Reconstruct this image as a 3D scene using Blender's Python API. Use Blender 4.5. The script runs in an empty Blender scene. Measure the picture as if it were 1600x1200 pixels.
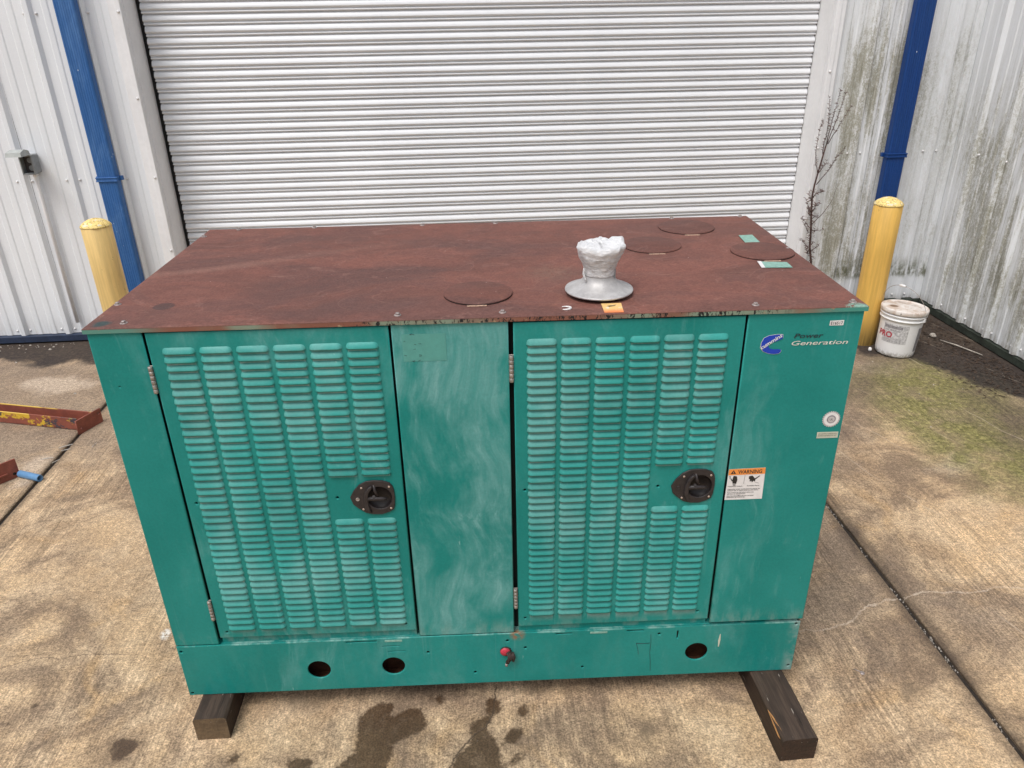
import bpy, math, random
import numpy as np
from mathutils import Vector, Matrix, noise as mnoise
random.seed(7)
S = bpy.context.scene
COL = S.collection
R = math.radians
# ------------------------------------------------------------------ camera
cam_d = bpy.data.cameras.new('camera'); cam = bpy.data.objects.new('camera', cam_d); COL.objects.link(cam); S.camera = cam
cam_d.sensor_width = 36.0; cam_d.lens = 1169.2/1600*36.0; cam_d.clip_start = .05; cam_d.clip_end = 300
cam.matrix_world = Matrix.Translation((0.9706, -1.6942, 1.9525)) @ Matrix.Rotation(-0.03036, 4, 'Z') @ Matrix.Rotation(1.11741, 4, 'X') @ Matrix.Rotation(-0.01868, 4, 'Z')
# ------------------------------------------------------------------ sky and sun
world = bpy.data.worlds.new('World'); S.world = world; world.use_nodes = True
wn = world.node_tree; wn.nodes.clear()
sky = wn.nodes.new('ShaderNodeTexSky'); sky.sky_type = 'NISHITA'; sky.sun_disc = False
SUN_EL, SUN_AZ = R(62), R(215)
sky.sun_elevation = SUN_EL; sky.sun_rotation = SUN_AZ; sky.dust_density = 4.0; sky.air_density = 1.0; sky.ozone_density = 1.0
hs = wn.nodes.new('ShaderNodeHueSaturation'); hs.inputs['Saturation'].default_value = .58
bg = wn.nodes.new('ShaderNodeBackground'); bg.inputs[1].default_value = .13
wo = wn.nodes.new('ShaderNodeOutputWorld')
wn.links.new(sky.outputs[0], hs.inputs['Color']); wn.links.new(hs.outputs[0], bg.inputs[0]); wn.links.new(bg.outputs[0], wo.inputs[0])
sun_d = bpy.data.lights.new('sun', 'SUN'); sun_d.energy = 1.5; sun_d.angle = R(26); sun_d.color = (1, .998, .992)
sun = bpy.data.objects.new('sun', sun_d); COL.objects.link(sun)
_sd = Vector((math.cos(SUN_EL)*math.sin(SUN_AZ), math.cos(SUN_EL)*math.cos(SUN_AZ), math.sin(SUN_EL)))
sun.rotation_euler = _sd.to_track_quat('Z', 'Y').to_euler(); sun.location = (0, -3, 8)
S.view_settings.view_transform = 'Standard'; S.view_settings.look = 'None'; S.view_settings.exposure = 0.25; S.view_settings.gamma = 1
S.view_settings.use_curve_mapping = False
YAW = 0.036074
def bw(x, y, z=0):            # building frame -> world
    c, s = math.cos(YAW), math.sin(YAW)
    return (x*c-y*s, x*s+y*c, z)
# ------------------------------------------------------------------ material kit
class M:
    def __init__(s, name):
        s.m = bpy.data.materials.new(name); s.m.use_nodes = True; s.t = s.m.node_tree; s.n = s.t.nodes; s.l = s.t.links
        s.b = s.n['Principled BSDF']; s.tc = s.n.new('ShaderNodeTexCoord'); s.O = s.tc.outputs['Object']
    def set(s, inp, v):
        if hasattr(v, 'is_linked') or hasattr(v, 'links'): s.l.new(v, inp)
        else:
            if isinstance(v, tuple) and len(v) == 3 and inp.type == 'RGBA': v = (*v, 1)
            inp.default_value = v
    def map(s, v, scale=(1,1,1), loc=(0,0,0), rot=(0,0,0)):
        k = s.n.new('ShaderNodeMapping'); s.set(k.inputs['Vector'], v); k.inputs['Scale'].default_value = scale; k.inputs['Location'].default_value = loc; k.inputs['Rotation'].default_value = rot
        return k.outputs[0]
    def noise(s, v, scale, detail=3, rough=.55, dist=0):
        k = s.n.new('ShaderNodeTexNoise'); s.set(k.inputs['Vector'], v); k.inputs['Scale'].default_value = scale; k.inputs['Detail'].default_value = detail
        k.inputs['Roughness'].default_value = rough; k.inputs['Distortion'].default_value = dist
        return k.outputs['Fac']
    def vor(s, v, scale, feat='F1', rnd=1):
        k = s.n.new('ShaderNodeTexVoronoi'); s.set(k.inputs['Vector'], v); k.inputs['Scale'].default_value = scale; k.feature = feat; k.inputs['Randomness'].default_value = rnd
        return k.outputs['Distance']
    def rng(s, v, a, b, c=0., d=1.):
        k = s.n.new('ShaderNodeMapRange'); k.interpolation_type = 'SMOOTHSTEP'; s.set(k.inputs[0], v)
        for i, q in enumerate((a, b, c, d)): k.inputs[i+1].default_value = q
        return k.outputs[0]
    def mth(s, op, a, b=0., c=0.):
        k = s.n.new('ShaderNodeMath'); k.operation = op; s.set(k.inputs[0], a); s.set(k.inputs[1], b); s.set(k.inputs[2], c)
        return k.outputs[0]
    def mul(s, a, b): return s.mth('MULTIPLY', a, b)
    def add(s, a, b): return s.mth('ADD', a, b)
    def mix(s, f, a, b, mode='MIX'):
        k = s.n.new('ShaderNodeMix'); k.data_type = 'RGBA'; k.blend_type = mode; s.set(k.inputs[0], f); s.set(k.inputs[6], a); s.set(k.inputs[7], b)
        return k.outputs[2]
    def bright(s, col, f):     # multiply a colour by a scalar
        k = s.n.new('ShaderNodeVectorMath'); k.operation = 'SCALE'; s.set(k.inputs[0], col); s.set(k.inputs['Scale'], f); return k.outputs[0]
    def attr(s, name):
        k = s.n.new('ShaderNodeAttribute'); k.attribute_name = name; return k.outputs['Fac']
    def xyz(s, v=None):
        k = s.n.new('ShaderNodeSeparateXYZ'); s.set(k.inputs[0], s.O if v is None else v); return k.outputs
    def dist(s, p, v=None):
        k = s.n.new('ShaderNodeVectorMath'); k.operation = 'DISTANCE'; s.set(k.inputs[0], s.O if v is None else v); k.inputs[1].default_value = p; return k.outputs['Value']
    def rnd(s):
        k = s.n.new('ShaderNodeObjectInfo'); return k.outputs['Random']
    def bump(s, h, st, d, nrm=None):
        k = s.n.new('ShaderNodeBump'); s.set(k.inputs['Height'], h); k.inputs['Strength'].default_value = st; k.inputs['Distance'].default_value = d
        if nrm is not None: s.l.new(nrm, k.inputs['Normal'])
        return k.outputs[0]
    def out(s, col, rough=.5, metal=0., normal=None, spec=None):
        s.set(s.b.inputs['Base Color'], col); s.set(s.b.inputs['Roughness'], rough); s.set(s.b.inputs['Metallic'], metal)
        if normal is not None: s.l.new(normal, s.b.inputs['Normal'])
        if spec is not None: s.b.inputs['Specular IOR Level'].default_value = spec
        return s.m

def simple(name, col, rough=.5, metal=0., var=.12, scale=30, bump=.2, bd=.001):
    m = M(name); n = m.noise(m.O, scale, 5); n2 = m.noise(m.O, scale*7, 2)
    f = m.rng(m.add(m.mul(n, .7), m.mul(n2, .3)), .3, .7, 1-var, 1+var)
    return m.out(m.bright(col, f), rough, metal, m.bump(n2, bump, bd))

# --- concrete
def mk_concrete():
    m = M('broomed_concrete'); x, y, z = m.xyz()
    big = m.noise(m.O, 1.1, 4, .6, .4); med = m.noise(m.O, 5.5, 5, .65, .6); sm = m.noise(m.O, 38, 4, .7); sp = m.noise(m.O, 165, 3, .7); sp2 = m.noise(m.O, 62, 4, .75)
    c = m.mix(m.rng(big, .34, .66), (.345, .235, .138), (.59, .415, .240))
    c = m.mix(m.rng(med, .36, .68), c, (.55, .405, .255), 'MIX')
    c = m.mix(m.mul(m.rng(m.noise(m.O, 2.3, 5, .7, 1.0), .43, .66), .9), c, (.205, .142, .092))
    c = m.mix(m.mul(m.rng(m.noise(m.map(m.O, loc=(7, 3, 0)), 3.1, 4, .6, .8), .56, .75), .45), c, (.60, .37, .155))
    wig2_ = m.mul(m.add(m.noise(m.O, 5, 4, .65), -.5), .6)
    # broom lines running away from the camera
    wob = m.noise(m.O, 2.2, 2); wv = m.map(m.O, (1, .03, 1)); br = m.noise(wv, 130, 3, .7); brw = m.noise(m.map(m.O, (1, .02, 1), (3, 0, 0)), 26, 3, .7)
    bm = m.rng(m.noise(m.map(m.O, (1, .5, 1), (11, 2, 0)), 1.7, 3), .40, .62, .12, 1)
    f = m.add(1., m.mul(m.mul(m.add(br, -.5), bm), 1.9)); f = m.mul(f, m.add(1., m.mul(m.mul(m.add(brw, -.5), bm), .9)))
    f = m.mul(f, m.rng(sp, .34, .64, .58, 1.29)); f = m.mul(f, m.rng(sp2, .32, .66, .72, 1.20)); f = m.mul(f, m.rng(sm, .3, .7, .86, 1.12))
    tn = m.rng(m.add(m.attr('tone'), wig2_), -.22, .16); c = m.mix(m.mul(tn, .72), c, (.225, .170, .125)); pa = m.rng(m.add(m.attr('pale'), m.mul(wig2_, .5)), -.05, .05); c = m.mix(m.mul(pa, .55), c, (.58, .47, .36)); c = m.bright(c, f); dots = m.mul(m.rng(m.noise(m.map(m.O, loc=(3, 9, 1)), 120, 2), .66, .71), .45); c = m.mix(dots, c, (.12, .085, .055))
    wig = m.mul(m.add(m.noise(m.O, 16, 4, .65), -.5), .075); wig2 = m.mul(m.add(m.noise(m.O, 5, 4, .65), -.5), .5)
    # algae, dirt, wet oil
    al = m.rng(m.add(m.attr('algae'), wig2), -.34, .04); al = m.mul(al, m.rng(med, .3, .6, .45, 1)); c = m.mix(m.mul(al, .95), c, m.bright(m.mix(m.rng(sm, .35, .65), (.115, .108, .026), (.25, .225, .080)), f))
    d2 = m.rng(m.add(m.attr('dirt2'), wig2), -.15, .2); c = m.mix(m.mul(d2, .75), c, m.bright((.10, .070, .054), f))
    d1 = m.rng(m.add(m.attr('dirt'), m.mul(wig2, .45)), -.03, .06); c = m.mix(m.mul(d1, .93), c, m.bright(m.mix(m.rng(sm, .4, .7), (.012, .008, .0075), (.036, .024, .020)), m.rng(sp2, .3, .7, .6, 1.5)))
    grit = m.rng(m.vor(m.O, 150), .10, .16, 1, 0); grit = m.mul(grit, m.rng(m.noise(m.O, 9, 3), .5, .66)); c = m.mix(m.mul(grit, m.add(m.mul(d1, .2), m.mul(al, .7))), c, (.42, .38, .28))
    fa = m.rng(m.add(m.attr('faint'), wig), -.015, .02); c = m.mix(m.mul(fa, .5), c, (.15, .11, .07))
    halo = m.rng(m.add(m.attr('stain'), wig), -.035, .0); c = m.mix(m.mul(halo, .22), c, (.16, .11, .07)); wig3 = m.mul(m.add(m.noise(m.O, 70, 3, .7), -.5), .022); st = m.rng(m.add(m.add(m.attr('stain'), m.mul(wig, .55)), wig3), -.005, .007); st = m.mul(st, m.rng(m.noise(m.O, 24, 4, .7), .25, .55, .78, 1)); c = m.mix(m.mul(st, .9), c, m.bright((.060, .034, .017), m.rng(sp, .3, .7, .6, 1.45)))
    wh = m.rng(m.add(m.attr('white'), m.mul(wig, .5)), -.01, .012); c = m.mix(m.mul(wh, m.rng(sp2, .4, .6)), c, (.75, .73, .69))
    # darkened slab edges along the joints, and fine cracks
    je = m.rng(m.mth('ABSOLUTE', m.mth('SUBTRACT', x, 2.475)), .006, .075, 1, 0); jl = m.rng(m.mth('ABSOLUTE', m.mth('SUBTRACT', x, -1.172)), .006, .05, .7, 0)
    c = m.mix(m.mul(m.mth('MAXIMUM', je, jl), m.rng(m.noise(m.map(m.O, (1, .25, 1)), 14, 3), .25, .6, .25, .85)), c, (.06, .04, .027))
    def crk(a, w, jag):
        return m.rng(m.mth('ABSOLUTE', m.add(m.attr(a), m.mul(m.add(m.noise(m.O, 30, 4, .75), -.5), jag))), w*.35, w, 1, 0)
    k1 = m.mul(m.mul(crk('crack_a', .0042, .045), m.attr('crack_a_on')), m.rng(m.noise(m.O, 13, 3, .7), .36, .6, .45, 1)); c = m.mix(m.mul(k1, .5), c, (.70, .58, .46))
    k2 = m.mul(crk('crack_b', .0034, .035), m.attr('crack_b_on')); c = m.mix(m.mul(k2, .55), c, (.1, .07, .05))
    k3 = m.mul(crk('crack_c', .0042, .03), m.attr('crack_c_on')); c = m.mix(m.mul(k3, .8), c, (.06, .04, .025))
    yy_ = m.add(y, m.mul(m.mul(m.add(x, -3.2), m.add(x, -3.2)), .35)); ln = m.rng(m.mth('ABSOLUTE', m.add(m.mth('FRACT', m.mul(m.add(m.add(x, m.mul(y, .33)), m.mul(m.noise(m.O, 2, 2), .12)), 3.1)), -.5)), .488, .497); ln = m.mul(ln, m.mul(m.rng(x, 2.6, 2.8), m.rng(m.noise(m.map(m.O, (2, .5, 1)), 2.4, 3), .46, .6))); c = m.mix(m.mul(ln, .45), c, (.55, .46, .36))
    # hairlines
    hv = m.n.new('ShaderNodeTexVoronoi'); hv.feature = 'DISTANCE_TO_EDGE'; hv.inputs['Scale'].default_value = 1.3
    wv2 = m.n.new('ShaderNodeVectorMath'); wv2.operation = 'ADD'; nn = m.n.new('ShaderNodeTexNoise'); nn.inputs['Scale'].default_value = 4; m.l.new(m.O, nn.inputs['Vector'])
    sc = m.n.new('ShaderNodeVectorMath'); sc.operation = 'SCALE'; sc.inputs['Scale'].default_value = .35; m.l.new(nn.outputs['Color'], sc.inputs[0]); m.l.new(m.O, wv2.inputs[0]); m.l.new(sc.outputs[0], wv2.inputs[1]); m.l.new(wv2.outputs[0], hv.inputs['Vector'])
    hl = m.mul(m.rng(hv.outputs['Distance'], .0006, .0022, 1, 0), m.rng(m.noise(m.O, 1.9, 2), .5, .6)); c = m.mix(m.mul(hl, .4), c, (.11, .08, .055))
    pit = m.mul(m.rng(m.vor(m.O, 34), .07, .13, 1, 0), m.rng(m.noise(m.O, 3.3, 2), .50, .62)); c = m.mix(m.mul(pit, .55), c, (.09, .065, .045))
    h = m.add(m.mul(sp, .6), m.add(m.mul(m.mul(br, bm), .9), m.mul(sp2, .5))); h = m.mth('SUBTRACT', h, m.mul(m.add(m.add(k1, k3), pit), .9))
    return m.out(c, m.rng(st, .6, 1, .88, .42), 0, m.bump(h, .5, .0022))
CONC = mk_concrete()
SOIL = simple('joint_soil', (.03, .022, .016), .95, 0, .5, 60, .8, .004)
SOILTOP = simple('yard_ground', (.20, .16, .12), .95, 0, .3, 6, .5, .01)

# --- painted teal steel; haze = amount of chalky smears
def mk_teal(name, haze, base=(.006, .192, .168), lou=False):
    m = M(name)
    if lou:
        oi = m.n.new('ShaderNodeObjectInfo'); ad = m.n.new('ShaderNodeVectorMath'); ad.operation = 'ADD'; m.l.new(m.O, ad.inputs[0]); m.l.new(oi.outputs['Location'], ad.inputs[1]); m.O = ad.outputs[0]
    x, y, z = m.xyz()
    wn_ = m.n.new('ShaderNodeTexNoise'); wn_.inputs['Scale'].default_value = 2.6; wn_.inputs['Detail'].default_value = 2; m.l.new(m.O, wn_.inputs['Vector'])
    ctr = m.n.new('ShaderNodeVectorMath'); ctr.operation = 'SUBTRACT'; m.l.new(wn_.outputs['Color'], ctr.inputs[0]); ctr.inputs[1].default_value = (.5, .5, .5)
    wsc = m.n.new('ShaderNodeVectorMath'); wsc.operation = 'SCALE'; wsc.inputs['Scale'].default_value = .20; m.l.new(ctr.outputs[0], wsc.inputs[0])
    wad = m.n.new('ShaderNodeVectorMath'); wad.operation = 'ADD'; m.l.new(wsc.outputs[0], wad.inputs[0]); m.l.new(m.O, wad.inputs[1]); WV = wad.outputs[0]
    n1 = m.noise(m.O, 2.2, 4, .55, .3); n2 = m.noise(m.map(WV, (1, 1, .38)), 5.0, 5, .68)
    st = m.noise(m.map(WV, (1, 1, .05), rot=(0, R(6), 0)), 62, 4, .72); st2 = m.noise(m.map(WV, (1, 1, .06), (4, 0, 1), (0, R(38), 0)), 48, 4, .7); fine = m.noise(m.O, 150, 3, .7)
    c = m.mix(m.rng(n1, .35, .68), base, tuple(v*1.2+.008 for v in base))
    str_ = m.mix(m.rng(n2, .45, .55), st, st2)
    body = m.rng(m.add(m.mul(n1, .35), m.mul(n2, .65)), .54-.12*haze, .66-.09*haze)
    ha = m.mul(body, m.rng(str_, .30, .68, .45, 1.05))
    edge_ = m.mul(m.mul(m.rng(z, .30, .36, 1, 0), m.rng(z, .288, .292, .12, 1)), m.rng(m.noise(m.map(m.O, (1, 1, .3)), 20, 4, .7), .45, .62)); c = m.mix(m.mul(ha, min(.92, .28+.62*haze)), c, (.15, .36, .34)); c = m.mix(m.mul(edge_, .35), c, (.25, .34, .30))
    run = m.mul(m.rng(m.noise(m.map(m.O, (1, 1, .025)), 75, 3, .65), .62, .70), m.rng(m.noise(m.map(m.O, (1, 1, .5)), 3, 2), .45, .6)); c = m.mix(m.mul(run, .16), c, (.2, .38, .36))
    wipe = m.mul(m.rng(str_, .585, .66), m.rng(n2, .42, .6)); c = m.mix(m.mul(wipe, .08+.20*haze), c, (.22, .44, .42))
    if lou: c = m.mix(m.mul(m.rng(m.noise(m.O, 5, 3), .40, .68), .42), c, (.20, .40, .37))
    if name.startswith('door'):      # grime between the louver rows, colour lightened to fill the shade there
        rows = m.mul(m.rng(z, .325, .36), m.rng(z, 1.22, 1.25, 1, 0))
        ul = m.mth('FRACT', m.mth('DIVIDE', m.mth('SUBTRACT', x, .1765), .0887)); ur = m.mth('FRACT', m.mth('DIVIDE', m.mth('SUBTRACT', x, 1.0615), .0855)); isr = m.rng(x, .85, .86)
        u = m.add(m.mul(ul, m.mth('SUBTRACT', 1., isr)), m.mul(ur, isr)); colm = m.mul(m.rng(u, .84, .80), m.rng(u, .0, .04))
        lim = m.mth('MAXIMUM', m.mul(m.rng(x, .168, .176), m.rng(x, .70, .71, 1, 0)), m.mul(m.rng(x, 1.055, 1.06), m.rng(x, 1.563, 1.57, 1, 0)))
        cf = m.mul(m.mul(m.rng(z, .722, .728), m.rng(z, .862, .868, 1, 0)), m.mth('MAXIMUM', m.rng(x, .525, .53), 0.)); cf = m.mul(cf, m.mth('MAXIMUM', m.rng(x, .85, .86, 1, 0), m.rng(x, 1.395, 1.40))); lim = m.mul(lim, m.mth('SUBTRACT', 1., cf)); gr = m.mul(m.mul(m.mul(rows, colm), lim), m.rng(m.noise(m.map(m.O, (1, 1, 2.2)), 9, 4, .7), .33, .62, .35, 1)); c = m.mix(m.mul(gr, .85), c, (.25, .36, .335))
    c = m.bright(c, m.rng(fine, .25, .75, .93, 1.06))
    chips = m.mul(m.rng(m.noise(m.O, 55, 4, .8), .735, .75), m.rng(m.noise(m.O, 4, 3), .5, .6)); c = m.mix(chips, c, (.03, .025, .02))
    scr = m.mul(m.rng(m.noise(m.map(m.O, (1, 1, .12), (2, 0, 9), (0, R(52), 0)), 60, 3, .7), .70, .74), m.rng(m.noise(m.O, 6, 2), .55, .62)); c = m.mix(m.mul(scr, .5), c, (.3, .5, .45))
    return m, c, m.mul(ha, 1.), fine, n1
def fin_teal(m, c, ha, fine, n1):
    return m.out(c, m.rng(ha, 0, 1, .42, .62), 0, m.bump(m.add(m.mul(fine, .12), m.mul(n1, .8)), .2, .003), .28)
TEAL = fin_teal(*mk_teal('teal_paint', .15))
TEALH = fin_teal(*mk_teal('chalky_teal_paint', .9))
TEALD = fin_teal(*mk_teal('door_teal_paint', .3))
_m = mk_teal('louver_teal_paint', .25, (.022, .235, .206), True); 
_lf = _m[0].rng(_m[0].rnd(), 0, 1, .95, 1.06); LOUV = fin_teal(_m[0], _m[0].bright(_m[1], _lf), *_m[2:])
_m = mk_teal('skid_teal_paint', .12); _k = _m[0]; _x, _y, _z = _k.xyz()
_c = _k.mix(_k.mul(_k.rng(_z, .283, .288), _k.rng(_k.noise(_k.map(_k.O, (1, 1, .3)), 9, 5, .75), .46, .62, 0, .75)), _m[1], (.26, .45, .40))
_c = _k.mix(_k.mul(_k.rng(_z, .289, .2895), .6), _c, (.19, .22, .19))
_ru = _k.mul(_k.rng(_k.dist((1.025, .0, .283)), .008, .03, 1, 0), _k.rng(_k.noise(_k.O, 70, 3), .3, .6)); _c = _k.mix(_ru, _c, (.28, .12, .05))
_gp = _k.mul(_k.rng(_x, 1.845, 1.885), _k.rng(_k.noise(_k.O, 9, 4, .7), .42, .6)); _c = _k.mix(_k.mul(_gp, .7), _c, (.3, .36, .33))
SKID = fin_teal(_k, _c, *_m[2:])
INSIDE = simple('dark_interior', (.006, .012, .011), .9)
RAILR = simple('rusty_rail', (.085, .032, .014), .85, 0, .5, 25, .5, .002)
# --- rusted lid
def mk_lid():
    m = M('rusted_lid_paint'); x, y, z = m.xyz()
    a = m.noise(m.map(m.O, (1, 2.0, 1)), 2.4, 5, .65, 1.1); b = m.noise(m.map(m.O, (1, 2.4, 1)), 8, 5, .7, .8); f = m.noise(m.O, 170, 3, .7); g = m.noise(m.O, 40, 4, .7)
    c = m.mix(m.rng(a, .34, .66), (.135, .056, .043), (.190, .076, .057)); c = m.mix(m.mul(m.rng(b, .45, .72), .30), c, (.23, .10, .075))
    c = m.mix(m.mul(m.rng(m.noise(m.map(m.O, (1, 1.6, 1), (5, 1, 0), (0, 0, R(-24))), 1.9, 4, .6, .7), .5, .66), .6), c, (.098, .052, .046))
    c = m.mix(m.mul(m.rng(m.noise(m.map(m.O, (1, 3, 1)), 26, 4, .75), .54, .66), .3), c, (.11, .045, .037))
    strk = m.rng(m.mth('ABSOLUTE', m.mth('SUBTRACT', y, m.add(.40, m.add(m.mul(x, .42), m.mul(m.add(m.noise(m.O, 4, 2), -.5), .10))))), .0, .05, 1, 0)
    c = m.mix(m.mul(m.mul(strk, m.rng(x, .1, .9, .5, 0)), .6), c, (.3, .17, .13))
    rg = m.dist((1.08, .13, 1.308)); c = m.mix(m.mul(m.mul(m.rng(m.mth('ABSOLUTE', m.add(rg, -.075)), .0, .012, 1, 0), m.rng(m.noise(m.O, 9, 3), .4, .6)), .45), c, (.26, .11, .075))
    wv_ = m.noise(m.map(m.O, (1, 1.4, 1), (2, 7, 0)), 3.4, 3, .5, 1.2); pool = m.rng(m.mth('ABSOLUTE', m.add(wv_, -.52)), .0, .012, 1, 0); c = m.mix(m.mul(pool, .35), c, (.24, .125, .10)); c = m.mix(m.mul(m.rng(wv_, .52, .56), .25), c, (.12, .062, .054))
    spk = m.mul(m.rng(m.noise(m.O, 60, 4, .8), .60, .68), m.rng(x, .8, 1.4)); c = m.mix(m.mul(spk, .25), c, (.095, .045, .04)); s1 = m.rng(m.noise(m.map(m.O, (.12, 1, 1), (3, 0, 0), (0, 0, R(12))), 60, 2, .6), .68, .72); c = m.mix(m.mul(m.mul(s1, m.rng(m.noise(m.O, 5, 2), .5, .62)), .4), c, (.32, .18, .14))
    # scuffed corners, worn ring and a dark tape mark
    sc = m.mul(m.rng(m.noise(m.O, 18, 5, .8), .58, .66), m.rng(m.dist((.05, .06, 1.308)), .03, .15, 1, 0)); c = m.mix(sc, c, (.36, .25, .16))
    c = m.mix(m.mul(m.rng(m.add(m.dist((.035, .03, 1.308)), m.mul(g, .02)), .022, .036, 1, 0), .85), c, (.025, .06, .06))
    c = m.mix(m.mul(m.rng(m.dist((.139, .148, 1.308), m.map(m.O, (1, 1, 1))), .024, .029, 1, 0), .7), c, (.055, .038, .036))
    gr = m.mul(m.rng(m.add(m.dist((1.872, -.004, 1.308)), m.mul(g, .03)), .036, .05, 1, 0), m.rng(g, .44, .5)); c = m.mix(m.mul(gr, .85), c, (.20, .38, .31))
    wh = m.rng(m.noise(m.O, 85, 2, .6), .765, .78); c = m.mix(m.mul(wh, .7), c, (.5, .42, .38))
    c = m.bright(c, m.mul(m.rng(f, .28, .72, .80, 1.22), m.rng(g, .3, .7, .92, 1.08)))
    # front lip: old green primer, tan and black chips under the rust
    lp = m.rng(z, 1.3035, 1.3062, 1, 0); hn = m.noise(m.map(m.O, (1, 1, .4)), 95, 4, .8, .4)
    lc = m.mix(m.rng(m.add(m.noise(m.O, 3.3, 3), m.mul(m.rng(x, .2, 1.9), .10)), .46, .6), (.21, .085, .055), (.20, .26, .19)); lc = m.mix(m.rng(x, .08, .22, 1, 0), lc, (.10, .24, .19)); lc = m.mix(m.rng(x, 1.72, 1.85), lc, (.06, .25, .2))
    lc = m.mix(m.mul(m.rng(hn, .535, .56), m.mul(m.rng(x, .55, .70), m.rng(x, 1.62, 1.75, 1, 0))), lc, (.012, .012, .012)); lc = m.mix(m.rng(m.noise(m.O, 40, 3, .7), .6, .7), lc, (.32, .22, .13))
    c = m.mix(lp, c, lc)
    return m.out(c, m.rng(a, .3, .7, .60, .74), 0, m.bump(m.add(m.mul(f, .7), m.add(m.mul(g, .6), m.mul(a, 2.2))), .32, .003), .35)
LID = mk_lid()
DISK = simple('rusted_disk', (.125, .047, .04), .7, 0, .22, 60, .35, .002)
# --- white wall sheets: algae masks live in the thing's own coordinates
def mk_wall(name, kind):
    m = M(name); x, y, z = m.xyz()
    sp = m.noise(m.O, 210, 3, .7); big = m.noise(m.map(m.O, (1, 1, .25)), 1.6, 4, .6)
    c = m.mix(m.rng(big, .3, .7), (.75, .77, .79), (.80, .82, .835))
    u = x if kind != 'side' else y
    vs = m.map(m.O, (1, 1, .06)); stk = m.noise(vs, 26, 5, .72, .25); stw = m.noise(m.map(m.O, (1, 1, .22)), 6.5, 4, .65, .3)
    if kind == 'left':
        g = m.mul(m.rng(stk, .56, .78), .10); c = m.mix(g, c, (.5, .47, .42))
        base = m.mul(m.rng(z, .03, .22, .45, 0), m.rng(stk, .35, .65)); c = m.mix(base, c, (.36, .31, .25))
    else:
        a = m.rng(stk, .42, .64); b = m.rng(stw, .38, .60)
        if kind == 'right':
            band = m.add(m.mul(m.rng(z, .9, 1.3), m.rng(z, 1.6, 2.0, 1, 0)), m.mul(m.rng(z, .16, .30), m.rng(z, .5, 1.2, 1.25, .35)))
            band = m.mul(band, m.rng(u, 2.34, 2.5)); band = m.mul(band, m.rng(u, 2.76, 3.0, 1.1, .30))
        else:
            top = m.add(1.72, m.mul(m.rng(u, -1.2, -.35, 1, 0), .25))
            band = m.mul(m.rng(m.mth('SUBTRACT', z, top), -.45, .12, 1, 0), m.rng(z, .12, .42, .45, 1.0)); band = m.mul(band, m.rng(u, -.35, -.12, 1, .45))
            lowclear = m.rng(m.noise(m.map(m.O, (1, 1, .6)), 3.2, 3), .38, .58, .6, 1.1); band = m.mul(band, lowclear)
        bl = m.noise(m.map(m.O, (1, 1, .55)), 48, 5, .8); bl2 = m.noise(m.map(m.O, (1, 1, .7)), 120, 3, .75)
        al = m.mul(m.add(m.mul(a, .55), m.mul(b, .65)), band); al = m.mul(al, m.rng(bl, .34, .58, .35, 1.25)); al = m.mul(al, m.rng(bl2, .36, .58, .5, 1.15)); al = m.mul(al, m.rng(sp, .36, .6, .45, 1.15))
        c = m.mix(m.mth('MINIMUM', m.mul(al, 1.25), .9), c, (.27, .255, .185))
        dk = m.mul(m.mul(m.rng(stk, .52, .66), m.rng(stw, .46, .58)), m.mul(band, m.rng(bl, .36, .56))); c = m.mix(m.mth('MINIMUM', m.mul(dk, .9), .88), c, (.10, .098, .052))
        gen = m.mul(m.rng(stk, .3, .8), .30); c = m.mix(gen, c, (.56, .555, .52))
        if kind == 'right':
            mo = m.mul(m.mul(m.rng(z, .20, .25), m.rng(z, .27, .40, 1, 0)), m.rng(m.noise(m.map(m.O, (1, 1, .4)), 30, 4, .7), .38, .6)); c = m.mix(m.mul(m.mul(mo, m.rng(u, 2.5, 2.6)), .8), c, (.08, .085, .03))
        bs = m.mul(m.rng(z, .02, .12, .8, 0), m.rng(stk, .35, .6)); c = m.mix(bs, c, (.16, .13, .09))
    c = m.bright(c, m.rng(sp, .25, .75, .965, 1.03))
    return m.out(c, .42, 0, m.bump(m.add(big, m.mul(sp, .04)), .12, .01), .35)
WL, WR, WS = mk_wall('white_wall_paint', 'left'), mk_wall('streaked_wall_paint', 'right'), mk_wall('mossy_wall_paint', 'side')
def mk_slat():
    m = M('white_slat_enamel'); n = m.noise(m.map(m.O, (.35, 1, 1)), 9, 4, .65); g = m.noise(m.map(m.O, (1, 1, .2)), 22, 4, .7)
    c = m.mix(m.rng(n, .3, .7), (.70, .71, .725), (.745, .755, .77)); c = m.mix(m.mul(m.rng(g, .5, .75), .05), c, (.5, .48, .46))
    return m.out(c, .36, 0, None, .4)
SLAT = mk_slat()
SLATD = simple('slat_groove', (.16, .155, .15), .7)
JAMB = simple('jamb_trim_paint', (.80, .80, .805), .45, 0, .05, 6, .05)
JAMBD = simple('jamb_reveal_paint', (.82, .82, .82), .5, 0, .05, 6, .05)
SCREWW = simple('white_screw', (.72, .71, .7), .4)
SHADEBLK = simple('shade_black', (.004, .004, .005), .8)
def mk_blue(name, base, fade, amt):
    m = M(name); x, y, z = m.xyz(); n = m.noise(m.map(m.O, (1, 1, .3)), 9, 5, .7, .8); s = m.noise(m.map(m.O, (1, 1, .04)), 90, 3, .7)
    c = m.mix(m.mul(m.rng(n, .45, .75), amt), base, fade); c = m.bright(c, m.rng(s, .3, .7, .9, 1.1))
    d = m.mul(m.rng(m.vor(m.map(m.O, (1, 1, .6)), 42), .10, .15, 1, 0), m.rng(m.noise(m.O, 7, 3), .58, .66)); c = m.mix(d, c, (.75, .8, .85))
    return m.out(c, .5, 0, m.bump(s, .1, .002), .25)
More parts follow.
